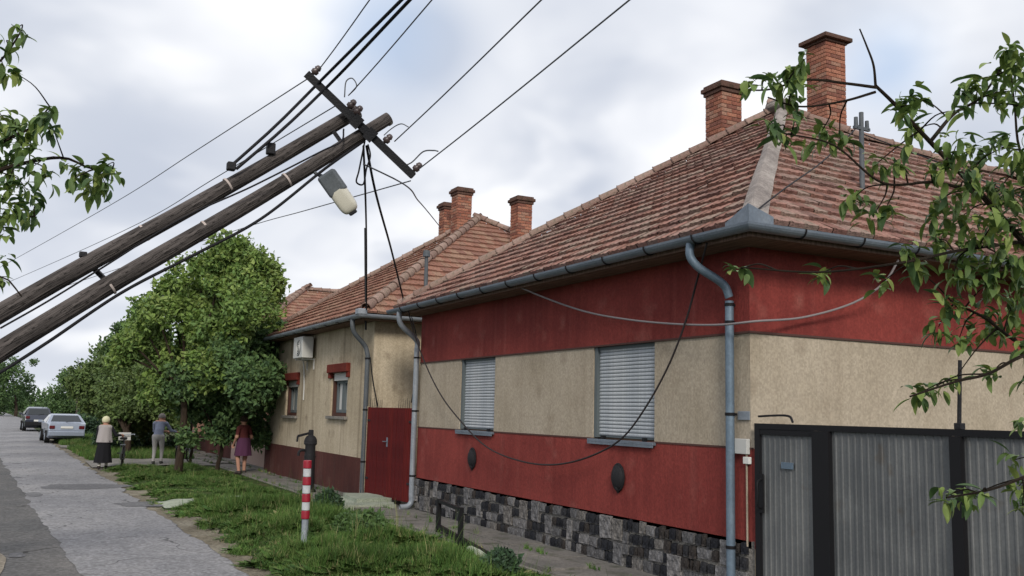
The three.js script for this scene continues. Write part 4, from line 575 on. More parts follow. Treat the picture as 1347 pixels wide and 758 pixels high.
// ------------------------------------------------------------------ wires and cables
function cableThing(name, label, pts, r, m, group, seg = 0) { const o = part(null, name, [tube(pts, r, seg || Math.max(24, pts.length * 12), 6)], m); return tag(o, label, 'cable', group); }
function toward(a, px, py, zEnd, yEnd) {                   // a wire from a that crosses the pixel's line of sight and reaches height yEnd at zEnd
  let lo = 2, hi = 12; for (let i = 0; i < 50; i++) { const m = (lo + hi) / 2, p = at(px, py, { depth: m }), t = (zEnd - a.z) / (p.z - a.z), y = a.y + (p.y - a.y) * t; if (p.z < a.z + 0.2 || y > yEnd) hi = m; else lo = m; }
  const p = at(px, py, { depth: lo }), t = (zEnd - a.z) / (p.z - a.z); return [p, a.clone().lerp(p, t)];
}
{
  const grp = 'wires from the crossarm to the next pole';
  const span = (px, py, tx, ty, r, d, m, label, name = 'overhead_wire') => { const a = leanAt(px, py, d), [p, e] = toward(a, tx, ty, 12, 7.2); cableThing(name, label, [a, a.clone().lerp(p, 0.33).add(V(0, -0.012, 0)), a.clone().lerp(p, 0.66).add(V(0, -0.01, 0)), p, e], r, m, name === 'overhead_wire' ? grp : 'thick black cables over the crossarm', 60); };
  span(549, 224, 828, 0, 0.008, 11.85, M.wire, 'thin overhead wire rising from the lower tip of the crossarm');
  span(519, 186, 712, 0, 0.008, 11.85, M.wire, 'thin overhead wire rising from the lower half of the crossarm');
  span(460, 124, 568, 0, 0.008, 11.8, M.wire, 'thin overhead wire rising from beside the pole tops');
  span(416, 96, 486, 0, 0.008, 11.75, M.wire, 'thin overhead wire rising from the upper tip of the crossarm');
  // insulated cables crossing the arm's upper end to the clamp on the upper pole
  for (const [o, l] of [[0, 'thick black twisted cable crossing the upper end of the crossarm'], [11, 'thick black cable running just below the twisted one']]) { const a = leanAt(303 + o * 0.7, 219 + o * 0.3, 11.1), m0 = leanAt(418 + o, 110 + o * 0.5, 11.7), [p, e] = toward(m0, 528 + o, 0, 12, 7.4); cableThing('black_cable', l, [a, a.clone().lerp(m0, 0.5).add(V(0, -0.03, 0)), m0, p, e], 0.021, M.cable, undefined, 80); }
  // far spans down the street
  const far = (px, py, d, mx, my, ex, ey, label, r = 0.008) => { const a = leanAt(px, py, d), b = at(ex, ey, { depth: 46 }); const c = at(mx, my, { depth: 21 }); cableThing('overhead_wire', label, [a, a.clone().lerp(c, 0.5), c, b], r, M.wire, 'wires running down the street', 60); };
  far(404, 104, 11.7, 165, 258, -60, 385, 'thin wire running down the street from the upper tip of the crossarm');
  far(440, 140, 11.75, 190, 290, -60, 402, 'thin wire running down the street from beside the pole tops');
  far(540, 238, 11.85, 320, 300, -60, 425, 'pale wire running down the street from the lower tip of the crossarm', 0.008);
  // riser cables along the poles
  const seq = (list, d0, d1) => list.map(([x, y], i) => leanAt(x, y, lerp(d0, d1, i / (list.length - 1))));
  cableThing('riser_cable', 'black riser cable slung below the lower leaning pole', seq([[478, 186], [430, 220], [340, 290], [250, 338], [160, 385], [60, 452], [0, 490], [-60, 524]], 11.85, 9.4), 0.02, M.cable);
  cableThing('riser_cable', 'thin black cable strung between the two leaning poles', seq([[452, 170], [449, 186], [425, 198], [330, 246], [240, 287], [130, 355], [60, 398], [0, 432]], 11.8, 9.9), 0.011, M.cable);
  // service drops to the cream house
  const c1 = at(482, 414, { z: -18.3 }), c2 = at(534, 408, { z: -17.6 });
  cableThing('service_drop', 'straight black service drop from the crossarm to the cream house eave', [leanAt(478, 192, 11.8), leanAt(480, 240, 12.4), at(482, 330, { depth: 16.5 }), c1], 0.014, M.cable);
  cableThing('service_drop', 'bowed black service drop ending at the red house gutter', [leanAt(482, 192, 11.8), leanAt(491, 240, 12.3), at(515, 330, { depth: 15.5 }), c2], 0.016, M.cable);
  cableThing('service_drop', 'pale service wire reaching from the crossarm to the brick chimneys', [leanAt(478, 216, 11.8), leanAt(520, 236, 12.3), at(551, 265, { depth: 17 }), at(580, 300, { depth: 25.5 })], 0.011, M.wire);
  cableThing('jumper_loop', 'tangled jumper wires hanging below the crossarm', [leanAt(480, 185, 11.8), leanAt(472, 225, 11.8), leanAt(469, 240, 11.8), leanAt(477, 243, 11.85), leanAt(482, 222, 11.8), leanAt(487, 205, 11.8), leanAt(484, 190, 11.8)], 0.011, M.cable);
  cableThing('jumper_loop', 'bare jumper wire looping over the pole top insulators', [leanAt(453, 128, 11.8), leanAt(456, 106, 11.8), leanAt(463, 103, 11.8), leanAt(469, 113, 11.8), leanAt(458, 126, 11.8)], 0.008, M.wire);
  cableThing('jumper_loop', 'slack jumper wire above the lower tip of the crossarm', [leanAt(530, 219, 11.85), leanAt(541, 214, 11.85), leanAt(556, 200, 11.8), leanAt(570, 198, 11.6), leanAt(576, 199, 11.4)], 0.009, M.wire);
  cableThing('jumper_loop', 'slack bare wire between the poles and the lower wires', [leanAt(505, 178, 11.85), leanAt(514, 170, 11.8), leanAt(528, 163, 11.6), leanAt(537, 167, 11.5)], 0.007, M.wire);
  // broken cable sagging along the red front
  const f = (px, py, x = 6.52) => at(px, py, { x });
  cableThing('fallen_cable', 'torn black cable sagging across the front of the red house', [f(536, 405, 6.2), f(545, 440, 6.4), f(560, 480), f(580, 520), f(605, 553), f(640, 588), f(690, 608), f(735, 611), f(785, 597), f(820, 575), f(850, 535), f(880, 480), f(903, 420, 6.48), f(918, 365, 6.4), f(930, 320, 6.2)], 0.012, M.tornCable, undefined, 120);
  cableThing('slack_cable', 'grey slack cable hung from the gutter round the corner of the red house', [f(672, 373, 6.25), f(720, 393, 6.45), f(770, 410), f(830, 421), f(900, 427), f(955, 427, 6.5), f(992, 423, 6.6), at(1060, 417, { z: -7.45 }), at(1130, 395, { z: -7.35 }), at(1165, 370, { z: -7.2 }), at(1182, 342, { z: -7.1 })], 0.013, M.greyCable, undefined, 90);
  cableThing('service_drop', 'dark wire from the roof mast over the tiles', [at(1130, 165, { z: -9.6 }), at(1085, 210, { z: -8.6 }), at(1030, 250, { z: -7.5 }), at(985, 285, { z: -7.0 })], 0.009, M.cable);
  cableThing('service_drop', 'dark wire from the roof mast towards the leafy branches', [at(1134, 176, { z: -9.6 }), at(1230, 212, { z: -8 }), at(1347, 260, { z: -6 }), at(1420, 290, { z: -5 })], 0.009, M.cable);
  cableThing('wall_cable', 'loose wire hanging down the cream wall above the red gate', [at(487, 470, { z: -18.52 }), at(489, 490, { z: -18.5 }), at(493, 515, { z: -18.5 }), at(497, 535, { z: -18.5 })], 0.012, M.cable);
  cableThing('wall_cable', 'loose wires hanging beside the pale downpipe over the red gate', [at(541, 415, { z: -17.3 }), at(549, 450, { z: -17.1 }), at(549, 480, { z: -17.2 }), at(541, 530, { z: -17.3 })], 0.011, M.cable);
}
// ------------------------------------------------------------------ trees, hedges, grass
function leafClump(n, size, spread, seed) {                // a handful of folded leaves
  const r = rng(seed), pos = []; for (let i = 0; i < n; i++) {
    const d = V(r() - 0.5, r() - 0.35, r() - 0.5).normalize(), b = V(r() - 0.5, r() - 0.5, r() - 0.5).multiplyScalar(spread), s = d.clone().cross(V(r() - 0.5, r() - 0.5, r() - 0.5)).normalize(), u = s.clone().cross(d), L = size * (0.7 + 0.6 * r()), w = L * 0.3, t = b.clone().addScaledVector(d, L).addScaledVector(V(0, -1, 0), L * 0.2), m = b.clone().addScaledVector(d, L * 0.45), p = m.clone().addScaledVector(s, w).addScaledVector(u, w * 0.4), q = m.clone().addScaledVector(s, -w).addScaledVector(u, w * 0.4);
    for (const [x, y, z] of [[b, p, m], [p, t, m], [b, m, q], [m, t, q]]) pos.push(x.x, x.y, x.z, y.x, y.y, y.z, z.x, z.y, z.z);
  }
  const g = new THREE.BufferGeometry(); g.setAttribute('position', new THREE.Float32BufferAttribute(pos, 3)); g.computeVertexNormals(); g.setAttribute('uv', new THREE.Float32BufferAttribute(new Float32Array(pos.length / 3 * 2), 2)); return g;
}
const clumps = [3, 7].map((s) => leafClump(12, 0.125, 0.27, s)), smallClumps = [5, 11].map((s) => leafClump(8, 0.085, 0.12, s));
const up1 = V(0, 1, 0);
function crown(parent, blobs, per, palette, seed, shapes = clumps, scale = 1, name = 'crown') {
  const r = rng(seed), items = [];
  for (const { c, rad } of blobs) {
    const n = Math.round(per * rad.x * rad.y * 4); // more leaves on larger masses
    for (let i = 0; i < n; i++) { const d = V(r() - 0.5, r() - 0.5, r() - 0.5); if (d.length() > 0.5 || d.length() < 0.01) continue; d.normalize(); const k = r() ** 0.38 * (0.72 + 0.5 * vnoise(d.x * 2.3 + c.x * 3, d.y * 2.3 + d.z * 1.7 + c.y * 3, 0, 0, seed)); const p = V(c.x + d.x * rad.x * k, c.y + d.y * rad.y * k, c.z + d.z * rad.z * k); if (vnoise(p.x * 2.1 + 40, p.y * 2.1 + p.z * 1.3, 0, 0, seed + 3) < (shapes === clumps ? 0.34 : 0.2)) continue; items.push(p); }
  }
  const g = new THREE.Group(); const m4 = new THREE.Matrix4(), q = new THREE.Quaternion(), e = new THREE.Euler(), col = new THREE.Color();
  shapes.forEach((shape, si) => {
    const mine = items.filter((_, i) => i % shapes.length === si), im = new THREE.InstancedMesh(shape, M.leafWhite, mine.length); im.name = name; im.userData = { kind: 'stuff' };
    mine.forEach((p, i) => { e.set(r() * 6.3, r() * 6.3, r() * 6.3); const s = scale * (0.75 + 0.6 * r()); im.setMatrixAt(i, m4.compose(p, q.setFromEuler(e), V(s, s, s))); const a = palette[Math.floor(r() * palette.length)], b = palette[Math.floor(r() * palette.length)], t = vnoise(p.x * 0.9, p.y * 0.9 + p.z, 0, 0, seed + 9), v = 0.85 + 0.3 * r(); col.setRGB(lerp(a[0], b[0], t) * v, lerp(a[1], b[1], t) * v, lerp(a[2], b[2], t) * v); im.setColorAt(i, col); });
    parent.add(im);
  });
}
const pal = { bright: [[0.135, 0.22, 0.035], [0.18, 0.265, 0.05], [0.085, 0.165, 0.03], [0.12, 0.21, 0.045], [0.205, 0.275, 0.065]], deep: [[0.055, 0.12, 0.032], [0.075, 0.145, 0.035], [0.04, 0.095, 0.03], [0.10, 0.17, 0.045]], dark: [[0.03, 0.075, 0.03], [0.04, 0.095, 0.035], [0.025, 0.06, 0.03], [0.05, 0.105, 0.04]], mid: [[0.06, 0.125, 0.03], [0.08, 0.15, 0.035], [0.05, 0.105, 0.03]], yellow: [[0.085, 0.14, 0.03], [0.07, 0.125, 0.028], [0.115, 0.165, 0.04]] };
function treeAt(name, label, base, D, bl, per, palette, seed, o = {}) {   // bl: [px, py, r in photo pixels]; D its depth from the camera
  const t = thing(name, label, o.category ?? 'tree', [0, 0, 0], 0, o.group), rr2 = rng(seed + 1);
  const blobs = bl.map(([x, y, r]) => { const s = r * D / FOCAL; return { c: at(x, y, { depth: D + (rr2() - 0.5) * (o.deep ?? 2.5) }), rad: V(s, s * 0.92, s * (o.thick ?? 1.15)) }; });
  if (o.trunk) {
    const mid = blobs.reduce((p, b) => p.add(b.c), V(0, 0, 0)).divideScalar(blobs.length), fork = base.clone().lerp(V(mid.x, mid.y, mid.z), o.fork ?? 0.42).setX(lerp(base.x, mid.x, 0.12)).setZ(lerp(base.z, mid.z, 0.12));
    part(t, 'trunk', [limb([base.clone().add(V(0, -0.15, 0)), base.clone().add(V(0.02, 0.25, 0)), base.clone().lerp(fork, 0.6).add(V(0.05, 0, 0.03)), fork], o.trunk * 1.15, o.trunk * 0.75, 10)], M.bark);
    blobs.forEach((b, i) => { if (i % (o.every ?? 1)) return; part(t, 'limb', [limb([fork.clone().add(V(0, -0.1, 0)), fork.clone().lerp(b.c, 0.5).add(V((rr2() - 0.5) * 0.4, 0.15, (rr2() - 0.5) * 0.4)), b.c.clone().add(V(0, b.rad.y * 0.3, 0))], o.trunk * 0.5, 0.018, 6)], M.bark); });
  }
  crown(t, blobs, per, palette, seed, o.shapes ?? clumps, o.scale ?? 1); return t;
}
treeAt('leafy_tree', 'tall bright green tree in the verge, its top above the roofs', at(233, 626, { y: 0.03 }), 26.2, [[300, 342, 34], [335, 358, 32], [265, 362, 36], [232, 388, 30], [350, 386, 24], [366, 372, 10], [305, 385, 44], [262, 412, 40], [205, 420, 34], [332, 412, 36], [288, 438, 48], [232, 446, 42], [185, 428, 20], [345, 440, 24], [320, 325, 12], [192, 452, 28], [168, 452, 18], [240, 488, 34], [276, 482, 32], [214, 502, 26], [196, 520, 16], [246, 530, 22], [160, 470, 14]], 270, pal.bright, 101, { trunk: 0.105, every: 1, fork: 0.5 });
treeAt('leafy_tree', 'deep green tree with a thin trunk beside the cream house', at(285, 622, { y: 0.05 }), 25.9, [[335, 462, 30], [300, 475, 36], [358, 492, 20], [328, 505, 34], [280, 510, 36], [345, 535, 26], [305, 545, 32], [262, 535, 28], [330, 565, 22], [288, 572, 22], [366, 462, 14], [362, 520, 14], [240, 505, 28], [250, 570, 16], [368, 432, 10], [345, 575, 14]], 250, pal.deep, 202, { trunk: 0.06, every: 2, deep: 2.4 });
treeAt('leafy_tree', 'slender young tree with bare stem next to the thick trunk', at(249, 612, { y: 0.05 }), 28.5, [[250, 540, 16], [246, 522, 18], [255, 500, 16]], 260, pal.dark, 303, { trunk: 0.045 });
treeAt('leafy_tree', 'yellowish green tree spreading behind the woman with the bicycle', at(165, 600, { y: 0.05 }), 36, [[122, 488, 20], [106, 502, 18], [148, 496, 28], [136, 522, 28], [166, 518, 34], [202, 500, 34], [192, 546, 34], [222, 540, 30], [118, 528, 16], [160, 552, 26], [128, 470, 10], [98, 512, 9]], 240, pal.yellow, 404, { trunk: 0.14, every: 3, scale: 1.1 });
treeAt('leafy_tree', 'dark tree rising behind the yellowish one', at(190, 590, { y: 0.05 }), 44, [[165, 440, 22], [192, 412, 22], [150, 462, 20], [188, 452, 32], [215, 468, 34], [172, 480, 28], [200, 395, 10]], 120, pal.mid, 505, { trunk: 0.16, every: 3, scale: 1.3 });
treeAt('leafy_tree', 'dull green tree behind the parked dark car', at(100, 575, { y: 0.05 }), 66, [[92, 498, 16], [78, 522, 18], [110, 518, 20], [125, 535, 22], [95, 540, 22], [70, 540, 12]], 70, pal.mid, 606, { trunk: 0.14, every: 3, scale: 1.5, deep: 4 });
treeAt('leafy_tree', 'far dark tree beyond the bend of the street', at(20, 548, { y: 0 }), 120, [[12, 486, 18], [30, 512, 16], [4, 512, 20], [-20, 500, 26], [44, 478, 5], [38, 498, 8], [24, 530, 14], [-5, 534, 14]], 30, pal.mid, 707, { trunk: 0.2, every: 3, scale: 2.2, deep: 6 });
treeAt('leafy_tree', 'far round bush tree at the end of the street', at(66, 548, { y: 0 }), 105, [[62, 534, 12], [50, 538, 9], [74, 530, 12], [40, 540, 7]], 34, pal.mid, 717, { trunk: 0.1, every: 3, scale: 1.9, deep: 6 });
{ // the wood that closes the street, one mass
  const w = new THREE.Group(); w.name = 'distant_woods'; scene.add(w); tag(w, 'hazy green woods closing the far end of the street', 'woods', undefined, 'stuff'); const bl = []; for (let x = -160; x < 240; x += 9) { const D = 165, r = rr(9, 15) * D / FOCAL; bl.push({ c: at(x, 537 - rr(0, 12), { depth: D + rr(-8, 8) }), rad: V(r, r, r) }); } crown(w, bl, 7, pal.mid, 808, clumps, 3.2, 'foliage'); }
treeAt('hedge', 'dark clipped hedge behind the two cyclists', at(190, 606, { y: 0.05 }), 38, [[152, 590, 15], [168, 588, 16], [186, 588, 16], [204, 588, 16], [222, 588, 15], [160, 600, 10], [178, 602, 10], [196, 602, 10], [214, 602, 10], [136, 580, 12], [236, 590, 12]], 420, pal.dark, 909, { category: 'hedge', deep: 0.6 });
treeAt('hedge', 'shaggy dark shrubs behind the silver car', at(125, 588, { y: 0.05 }), 52, [[118, 566, 14], [132, 560, 16], [146, 566, 15], [112, 556, 12], [128, 580, 8], [108, 572, 10]], 200, pal.dark, 919, { category: 'shrub', deep: 1.2, scale: 1.2 });
for (const [px, py, r, y, lab, p] of [[432, 660, 13, 0.12, 'small round dark shrub beside the doorstep', pal.dark], [484, 690, 17, 0.08, 'bushy weed clump below the doorstep', pal.mid], [660, 738, 15, 0.1, 'dark shrub at the pavement edge by the pale slab', pal.dark], [455, 640 + 48, 10, 0.08, 'low weedy tuft between the doorstep and the marker post', pal.mid]]) { const b = at(px, py + r * 1.1, { y }), D = b.clone().sub(camPos).dot(fwd); treeAt('shrub', lab, b, D, [[px, py, r], [px + r * 0.6, py + r * 0.35, r * 0.7], [px - r * 0.6, py + r * 0.4, r * 0.7]], 5200, p, Math.round(px * 3 + py), { category: 'shrub', shapes: smallClumps, deep: 0.15, scale: 0.8 }); }
{ // picket fence between the cream and the pink house
  const g = thing('picket_fence', 'pale pink picket fence between the cream and pinkish houses', 'fence'); const X = 6.55, pk = rbox(-0.015, 0.015, 0.12, 1.25, -0.045, 0.045, 0.01);
  const mp = mat({ color: lin(0.44, 0.33, 0.29) }); for (let z = -27.95; z > -33.3; z -= 0.14) { const m = new THREE.Mesh(pk, mp); m.name = 'picket'; m.position.set(X, rr(0, 0.02), z); m.rotation.x = rr(-0.015, 0.015); g.add(m); }
  for (const z of [-27.8, -29.6, -31.4, -33.3]) part(g, 'post', [rbox(X + 0.02, X + 0.14, 0, 1.4, z - 0.06, z + 0.06, 0.01)], M.concrete); for (const y of [0.35, 1.0]) part(g, 'rail', [box(X + 0.016, X + 0.05, y, y + 0.07, -27.75, -33.35)], mp); part(g, 'kerb', [box(X - 0.06, X + 0.2, 0, 0.14, -27.75, -33.4)], M.concrete);
}
{ // grass on the verge and shoulder: tufts of bent blades
  const tuft = (n, h, w, seed) => { const r = rng(seed), pos = []; for (let i = 0; i < n; i++) { const a = r() * 6.28, b = r() * 6.28, o = V(Math.cos(a), 0, Math.sin(a)).multiplyScalar(0.05 * r()), d = V(Math.cos(b), 0, Math.sin(b)), s = V(-d.z, 0, d.x).multiplyScalar(w * (0.6 + 0.6 * r())), H = h * (0.5 + 0.7 * r()), k = H * (0.15 + 0.5 * r()); const p0 = o.clone().add(s), p1 = o.clone().sub(s), m0 = o.clone().addScaledVector(d, k * 0.35).add(V(0, H * 0.6, 0)).addScaledVector(s, 0.8), m1 = m0.clone().addScaledVector(s, -1.6), t = o.clone().addScaledVector(d, k).add(V(0, H, 0)); for (const q of [p0, p1, m0, p1, m1, m0, m0, m1, t]) pos.push(q.x, q.y, q.z); } const g = new THREE.BufferGeometry(); g.setAttribute('position', new THREE.Float32BufferAttribute(pos, 3)); g.computeVertexNormals(); g.setAttribute('uv', new THREE.Float32BufferAttribute(new Float32Array(pos.length / 3 * 2), 2)); return g; };
  const broad = (seed) => { const r = rng(seed), pos = []; for (let i = 0; i < 7; i++) { const b = r() * 6.28, d = V(Math.cos(b), 0, Math.sin(b)), s = V(-d.z, 0, d.x), L = 0.16 + 0.1 * r(), e = 0.5 + 0.9 * r(), w = 0.03 + 0.015 * r(), P = (t) => d.clone().multiplyScalar(L * t * 0.8).add(V(0, L * (e * t - 0.5 * t * t), 0)); for (let k = 0; k < 3; k++) { const t0 = k / 3, t1 = (k + 1) / 3, w0 = w * Math.sin(Math.PI * Math.min(0.97, t0 * 0.9 + 0.08)), w1 = w * Math.sin(Math.PI * Math.min(0.98, t1 * 0.9 + 0.08)), a = P(t0).addScaledVector(s, w0), c = P(t0).addScaledVector(s, -w0), f = P(t1).addScaledVector(s, w1), h = P(t1).addScaledVector(s, -w1); for (const q of [a, c, f, c, h, f]) pos.push(q.x, q.y, q.z); } } const g = new THREE.BufferGeometry(); g.setAttribute('position', new THREE.Float32BufferAttribute(pos, 3)); g.computeVertexNormals(); g.setAttribute('uv', new THREE.Float32BufferAttribute(new Float32Array(pos.length / 3 * 2), 2)); return g; };
  const gm = mat({ color: 0xffffff, roughness: 0.85 }), root = new THREE.Group(); root.name = 'grass'; tag(root, 'ragged green grass and weeds covering the verge', 'grass', undefined, 'stuff'); scene.add(root);
  const shapes = [tuft(11, 0.17, 0.0045, 1), tuft(11, 0.2, 0.005, 2), tuft(9, 0.13, 0.0055, 3), broad(4), tuft(3, 0.5, 0.003, 6)], lists = shapes.map(() => []), r = rng(515);
  const clear = (x, z) => (x > 2.5 && x < 4.45 && z < -18.6 && z > -20.1) || (z < -30.5 && z > -34.3 && x > 2) || (z < -44 && z > -46.4);
  const put = (x, z, y, k, wild) => { const q = r(), si = q > 0.975 && wild > 0.45 ? 4 : q < 0.42 ? 0 : q < 0.75 ? 1 : q < 0.9 || wild < 0.5 ? 2 : 3; lists[si].push([x, y, z, k]); };
  for (let i = 0; i < 62000; i++) { const z = -7 - 26 * r() ** 1.35, a = xr(z) + wob(z, 31, 0.34) + 0.2, x = lerp(a, swalk(z) - 0.1, r()); if (clear(x, z)) continue; const far = sstep(0.05, 1.0, swalk(z) - x); if (r() > 0.03 + far * 1.1) continue; const edge = sstep(0, 0.5, x - a), n = fbm(x * 1.1, z * 1.1, 3, 0, 0, 61); if (n < 0.43 && r() < 0.75) continue; if (r() > 0.25 + edge) continue; put(x, z, verH(x, z) - 0.01, (0.3 + 0.95 * sstep(0.35, 0.75, n)) * (0.45 + 0.55 * edge) * (0.4 + 0.6 * far) * (z < -20.5 ? 0.6 : 1) * (0.75 + 0.5 * r()), n); }
  for (let i = 0; i < 16000; i++) { const z = -33 - 40 * r(), a = xr(z) + 0.3, x = lerp(a, 5.5, r()); if (clear(x, z)) continue; put(x, z, verH(x, z), 0.7 + 0.6 * r(), 0.3); }
  for (let i = 0; i < 9000; i++) { const z = -14 - 80 * r(), x = xl(z) - 0.15 - 6 * r() ** 1.6; put(x, z, 0.0, 0.5 + 0.8 * r(), 0.3); }
  for (let i = 0; i < 150; i++) { const z = -8 - 30 * r(), x = swalk(z) + (r() < 0.5 ? -0.01 : 0.58) + 0.03 * (r() - 0.5); put(x, z, 0.1, 0.3 + 0.35 * r(), 0.2); }
  const m4 = new THREE.Matrix4(), q = new THREE.Quaternion(), col = new THREE.Color(), gp = [[0.06, 0.12, 0.027], [0.08, 0.15, 0.034], [0.045, 0.095, 0.025], [0.115, 0.165, 0.048], [0.24, 0.23, 0.11]];
  lists.forEach((L, si) => { const im = new THREE.InstancedMesh(shapes[si], gm, L.length); im.name = 'grass_blades'; L.forEach(([x, y, z, k], i) => { q.setFromAxisAngle(up1, r() * 6.3); im.setMatrixAt(i, m4.compose(V(x, y, z), q, V(0.9 + 0.3 * k, k, 0.9 + 0.3 * k))); const c = gp[r() < 0.06 ? 4 : Math.floor(r() * 4)], t = 0.7 + 0.5 * vnoise(x * 1.3, z * 1.3, 0, 0, 71); col.setRGB(c[0] * t, c[1] * t, c[2] * t); im.setColorAt(i, col); }); root.add(im); });
}

// ------------------------------------------------------------------ the two fruit trees whose branches hang into view
function leafGeo(L, wd, curl, fold) { const n = 6, pos = [], P = (t, s) => { const w = wd * Math.sin(Math.PI * Math.min(1, t * 0.94 + 0.05)) ** 0.8 * (1 - 0.25 * t), a = curl * t; return [s * w, -L * t * Math.sin(a) * 0.6 + Math.abs(s) * w * fold, L * t * Math.cos(a * 0.6)]; }; for (let i = 0; i < n; i++) for (const [s0, s1] of [[-1, 0], [0, 1]]) { const a = P(i / n, s0), b = P(i / n, s1), c = P((i + 1) / n, s1), d = P((i + 1) / n, s0); pos.push(...a, ...b, ...c, ...a, ...c, ...d); } const g = new THREE.BufferGeometry(); g.setAttribute('position', new THREE.Float32BufferAttribute(pos, 3)); let m = mergeVertices(g); m.computeVertexNormals(); m = m.toNonIndexed(); m.setAttribute('uv', new THREE.Float32BufferAttribute(new Float32Array(m.attributes.position.count * 2), 2)); return m; }
const leafShapes = [leafGeo(0.12, 0.026, 0.9, 0.3), leafGeo(0.105, 0.024, 1.4, 0.2), leafGeo(0.13, 0.025, 0.5, 0.4), leafGeo(0.09, 0.022, 1.0, 0.35)];
const leafMats = [[0.1, 0.165, 0.045], [0.13, 0.205, 0.05], [0.18, 0.25, 0.06], [0.06, 0.115, 0.038], [0.24, 0.30, 0.08]].map((c) => new THREE.MeshPhysicalMaterial({ color: lin(...c), roughness: 0.6, specularIntensity: 0.5, side: THREE.DoubleSide, transmission: 0.35, thickness: 0 }));
function fruitTree(label, trunkPts, r0, mains, clusters, depthOf, seed, leafScale, dens) {
  const t = thing('fruit_tree', label, 'tree'), r = rng(seed); part(t, 'trunk', [limb(trunkPts, r0, r0 * 0.6, 10)], M.bark); const knots = [];
  for (const { pts, r: [a, b], root } of mains) { const P = pts.map(([x, y, d]) => at(x, y, { depth: d })); if (root) P.unshift(trunkPts[trunkPts.length - 1].clone().add(V(0, -0.1, 0))); part(t, 'branch', [limb(P, a, b, 7, P.length * 8)], M.bark); const c = new THREE.CatmullRomCurve3(P, false, 'centripetal'); for (let i = 0; i <= 30; i++) knots.push(c.getPointAt(i / 30)); }
  const leaves = [];
  for (const [px, py, pr, n] of clusters) {
    const D = depthOf(px, py) + (r() - 0.5) * 0.5, c = at(px, py, { depth: D }), R0 = pr * D / FOCAL; let best = knots[0], bd = 1e9; for (const k of knots) { const d = k.distanceTo(c); if (d < bd) { bd = d; best = k; } }
    const mid = best.clone().lerp(c, 0.5).add(V((r() - 0.5) * 0.05, 0.02, (r() - 0.5) * 0.05)); part(t, 'twig', [limb([best, mid, c], 0.0042, 0.002, 5, 8)], M.bark);
    const nn = Math.round(n * dens); for (let i = 0; i < nn; i++) { const dir = V(r() - 0.5, r() - 0.62, r() - 0.5).normalize(), base = c.clone().add(V(r() - 0.5, r() - 0.5, r() - 0.5).multiplyScalar(R0 * 1.3)), m = new THREE.Matrix4().lookAt(dir, V(0, 0, 0), V((r() - 0.5) * 0.8, 1, (r() - 0.5) * 0.8)), s = leafScale * (0.75 + 0.45 * r()); m.scale(V(s, s, s)); m.setPosition(base); leaves.push({ m, k: Math.floor(r() * 4), c: r() < 0.12 ? 4 : Math.floor(r() * 4), f: inFrame(base, 15), x: base }); }
  }
  leaves.sort((p, q) => q.f - p.f); const rest = [];
  leaves.forEach((l, i) => { if (i < 300) { const m = new THREE.Mesh(leafShapes[l.k], leafMats[l.c]); m.name = 'leaf'; m.applyMatrix4(l.m); t.add(m); } else rest.push(l); });
  for (let c = 0; c < leafMats.length; c++) { const q = rest.filter((l) => l.c === c); if (!q.length) continue; const m = part(t, 'foliage', [mergeGeometries(q.map((l) => leafShapes[l.k].clone().applyMatrix4(l.m)), false)], leafMats[c]); m.userData = { kind: 'stuff' }; }
  return t;
}
